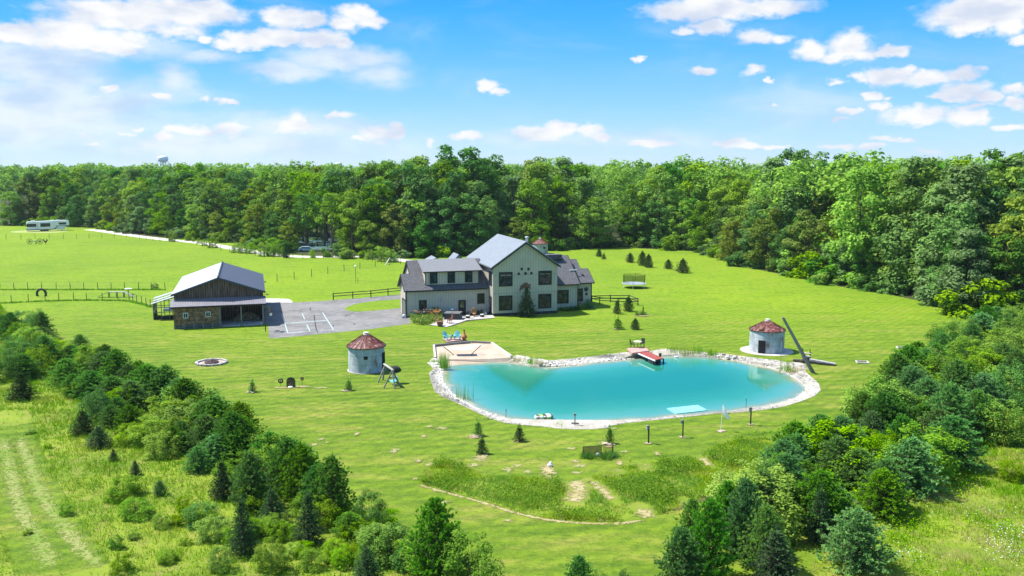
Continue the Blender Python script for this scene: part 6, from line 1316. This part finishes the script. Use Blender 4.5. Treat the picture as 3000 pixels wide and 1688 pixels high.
# flower bed: leaves, orange lilies
g = np.random.default_rng(8); bed = [G(*zp(*p)).to_2d() for p in ((150,380),(400,372),(700,360),(930,370),(940,510),(760,520),(620,590),(420,600),(260,570),(190,500))]
c_ = scatter(bed, 5200, g); n = len(c_); V = leafquads(np.c_[c_, g.uniform(.15,.75,n)], g.normal(size=(n,3))+np.array([0,-.3,1.0]), g.uniform(.12,.30,n), g)
o = mo('flower_bed', fastmesh('flower_bed', V, 4, leafmat('bed_leaf', (.10,.22,.02), (.36,.48,.08), .35, 0), g.random(n))); tag(o, 'leafy green flower bed at the left corner of the house front', 'flower bed', kind='stuff')
FL = leafmat('orange_petals', (.62,.20,.06), (.80,.48,.25), .3, 0); P = []
for (cx, cy, r_, m_) in ((790,320,.38,75),(300,330,.22,16),(570,310,.4,22),(400,345,.6,10),(700,345,.4,16)):
    b0_ = G(*zp(cx, cy+110)); q = np.c_[g.normal(b0_.x, r_, m_), g.normal(b0_.y, .35, m_), g.uniform(.95,1.35,m_)]; P.append(q)
P = np.concatenate(P); n = len(P); o = mo('lilies', fastmesh('lilies', leafquads(P, g.normal(size=(n,3))+np.array([0,-.5,.8]), g.uniform(.12,.22,n), g, .9), 4, FL, g.random(n))); tag(o, 'orange lily blooms above the flower bed by the patio', 'flowers', kind='stuff')
st_m = MB()
for (x, y, z_) in P[::4]: st_m.tube((x, y, .1), (x, y, z_), .012, n=3)
o = st_m.build('lily_stems', M('stem_green', (.08,.16,.02), .8, .2, 5)); tag(o, 'thin green stems under the orange lilies', 'stems', kind='stuff')
# white meadow flowers at the lower right
q = np.concatenate([np.c_[g.normal(G(*zrb(x, y)).x, a_, k_), g.normal(G(*zrb(x, y)).y, b_, k_)] for x, y, a_, b_, k_ in ((2400,1200,.9,1.0,110),(2380,1310,.6,.8,60),(1470,1300,.5,.6,40),(2420,1060,.7,.5,50),(1920,930,1.0,.4,25),(2170,900,1.2,.5,25),(2500,1150,.9,1.2,50),(1530,1260,1.2,1.2,30),(600,1290,.5,.5,0))]); n = len(q)
o = mo('white_flowers', fastmesh('white_flowers', leafquads(np.c_[q, g.uniform(.45,.65,n)], g.normal(size=(n,3))*.4+np.array([0,-.3,1.0]), g.uniform(.035,.075,n), g, 1.0), 4, leafmat('white_petals', (.6,.6,.55), (.8,.8,.78), .2, 0), g.random(n))); tag(o, 'small white wild flowers in the lower right meadow', 'flowers', kind='stuff')
# taller weeds in the meadows: broad leafed sprays
wd = []
for L, n_, sd_ in ((ml, 8000, 1), (mr, 3200, 2), (mm, 2600, 3)):
    g = np.random.default_rng(70+sd_); c_ = scatter(L, n_*3, g); c_ = c_[dist(c_, TRK, False) > 2.2]
    for pl, wd in (MPATH if L is mm else ()): c_ = c_[dist(c_, [tuple(G(*z6(*p)).to_2d()) for p in pl], False) > wd*.6]
    v_ = val(c_, .5, sd_*3); c_ = c_[(v_ < .5)][:n_]
    per = 14; P = np.repeat(np.c_[c_, np.zeros(len(c_))], per, 0)+np.c_[g.normal(0,.16,(len(c_)*per,2)), g.uniform(.15,.62,len(c_)*per)]; n = len(P)
    o = mo('meadow_weeds', fastmesh('meadow_weeds', leafquads(P, g.normal(size=(n,3))+np.array([0,-.2,.8]), g.uniform(.06,.15,n), g), 4, leafmat('weed_leaf%d' % sd_, (.11,.26,.012), (.30,.50,.035), .38, 0), np.repeat(g.random(len(c_)), per)))
    tag(o, ('broad-leaved weeds scattered through the lower left meadow','broad-leaved weeds scattered through the lower right meadow','broad-leaved weeds in the unmown patch below the pond')[sd_-1], 'weeds', kind='stuff')
# rough grass tufts along the fence lines
q = []
for A in (FB, FC):
    PP = [G(*p) for p in A]
    for a, b_ in zip(PP[:-1], PP[1:]):
        for i in range(40): t_ = rnd.random(); p = a.lerp(b_, t_); q.append((p.x+rnd.gauss(0,.12), p.y+rnd.gauss(0,.12), 0))
q = np.array(q); o = mo('fence_grass', blades('fence_grass', q, np.full(len(q), .30), np.full(len(q), .16), np.random.default_rng(9), GR['b'], .4)); tag(o, 'untrimmed grass along the two wire fences left of the barn', 'grass', kind='stuff')
# ================================================================== HAZE
hz = MB().box(-3200, -300, -1, 3200, 3200, 62).build('haze', MATS['lawn']); hz['kind'] = 'stuff'; hz['label'] = 'thin pale summer haze over the far woods'; hz['category'] = 'haze'
m, t, o_ = newmat('haze'); pv = t.new('ShaderNodeVolumePrincipled'); pv.inputs['Color'].default_value = (.75,.87,1,1); pv.inputs['Density'].default_value = .00007; pv.inputs['Anisotropy'].default_value = .2
t.l.new(pv.outputs[0], o_.inputs['Volume']); hz.data.materials.clear(); hz.data.materials.append(m)
# ================================================================== LABELS: make repeats distinct by their place from left to right
from collections import defaultdict
bpy.context.view_layer.update()
grp = defaultdict(list)
for o in bpy.data.objects:
    if o.parent is None and o.get('label') and o.get('kind') not in ('structure',): grp[o['label']].append(o)
ORD = ['','first','second','third','fourth','fifth','sixth','seventh','eighth','ninth','tenth','eleventh','twelfth','thirteenth','fourteenth','fifteenth','sixteenth','seventeenth','eighteenth','nineteenth','twentieth']
ORD += ['twenty-'+q for q in ORD[1:10]]+['thirtieth']; ORD += ['thirty-'+q for q in ORD[1:10]]
for lab, os_ in grp.items():
    if len(os_) < 2: continue
    os_.sort(key=lambda o: pix(o.matrix_world.translation)[0]); n = len(os_)
    for i, o in enumerate(os_):
        pre = ('left','right')[i]+' one of two:' if n == 2 else ('leftmost','middle','rightmost')[i]+' of three:' if n == 3 else (f"{ORD[min(i+1,39)]} from left:" if i < n-1 else 'rightmost:')
        o['label'] = f"{pre} {lab}"
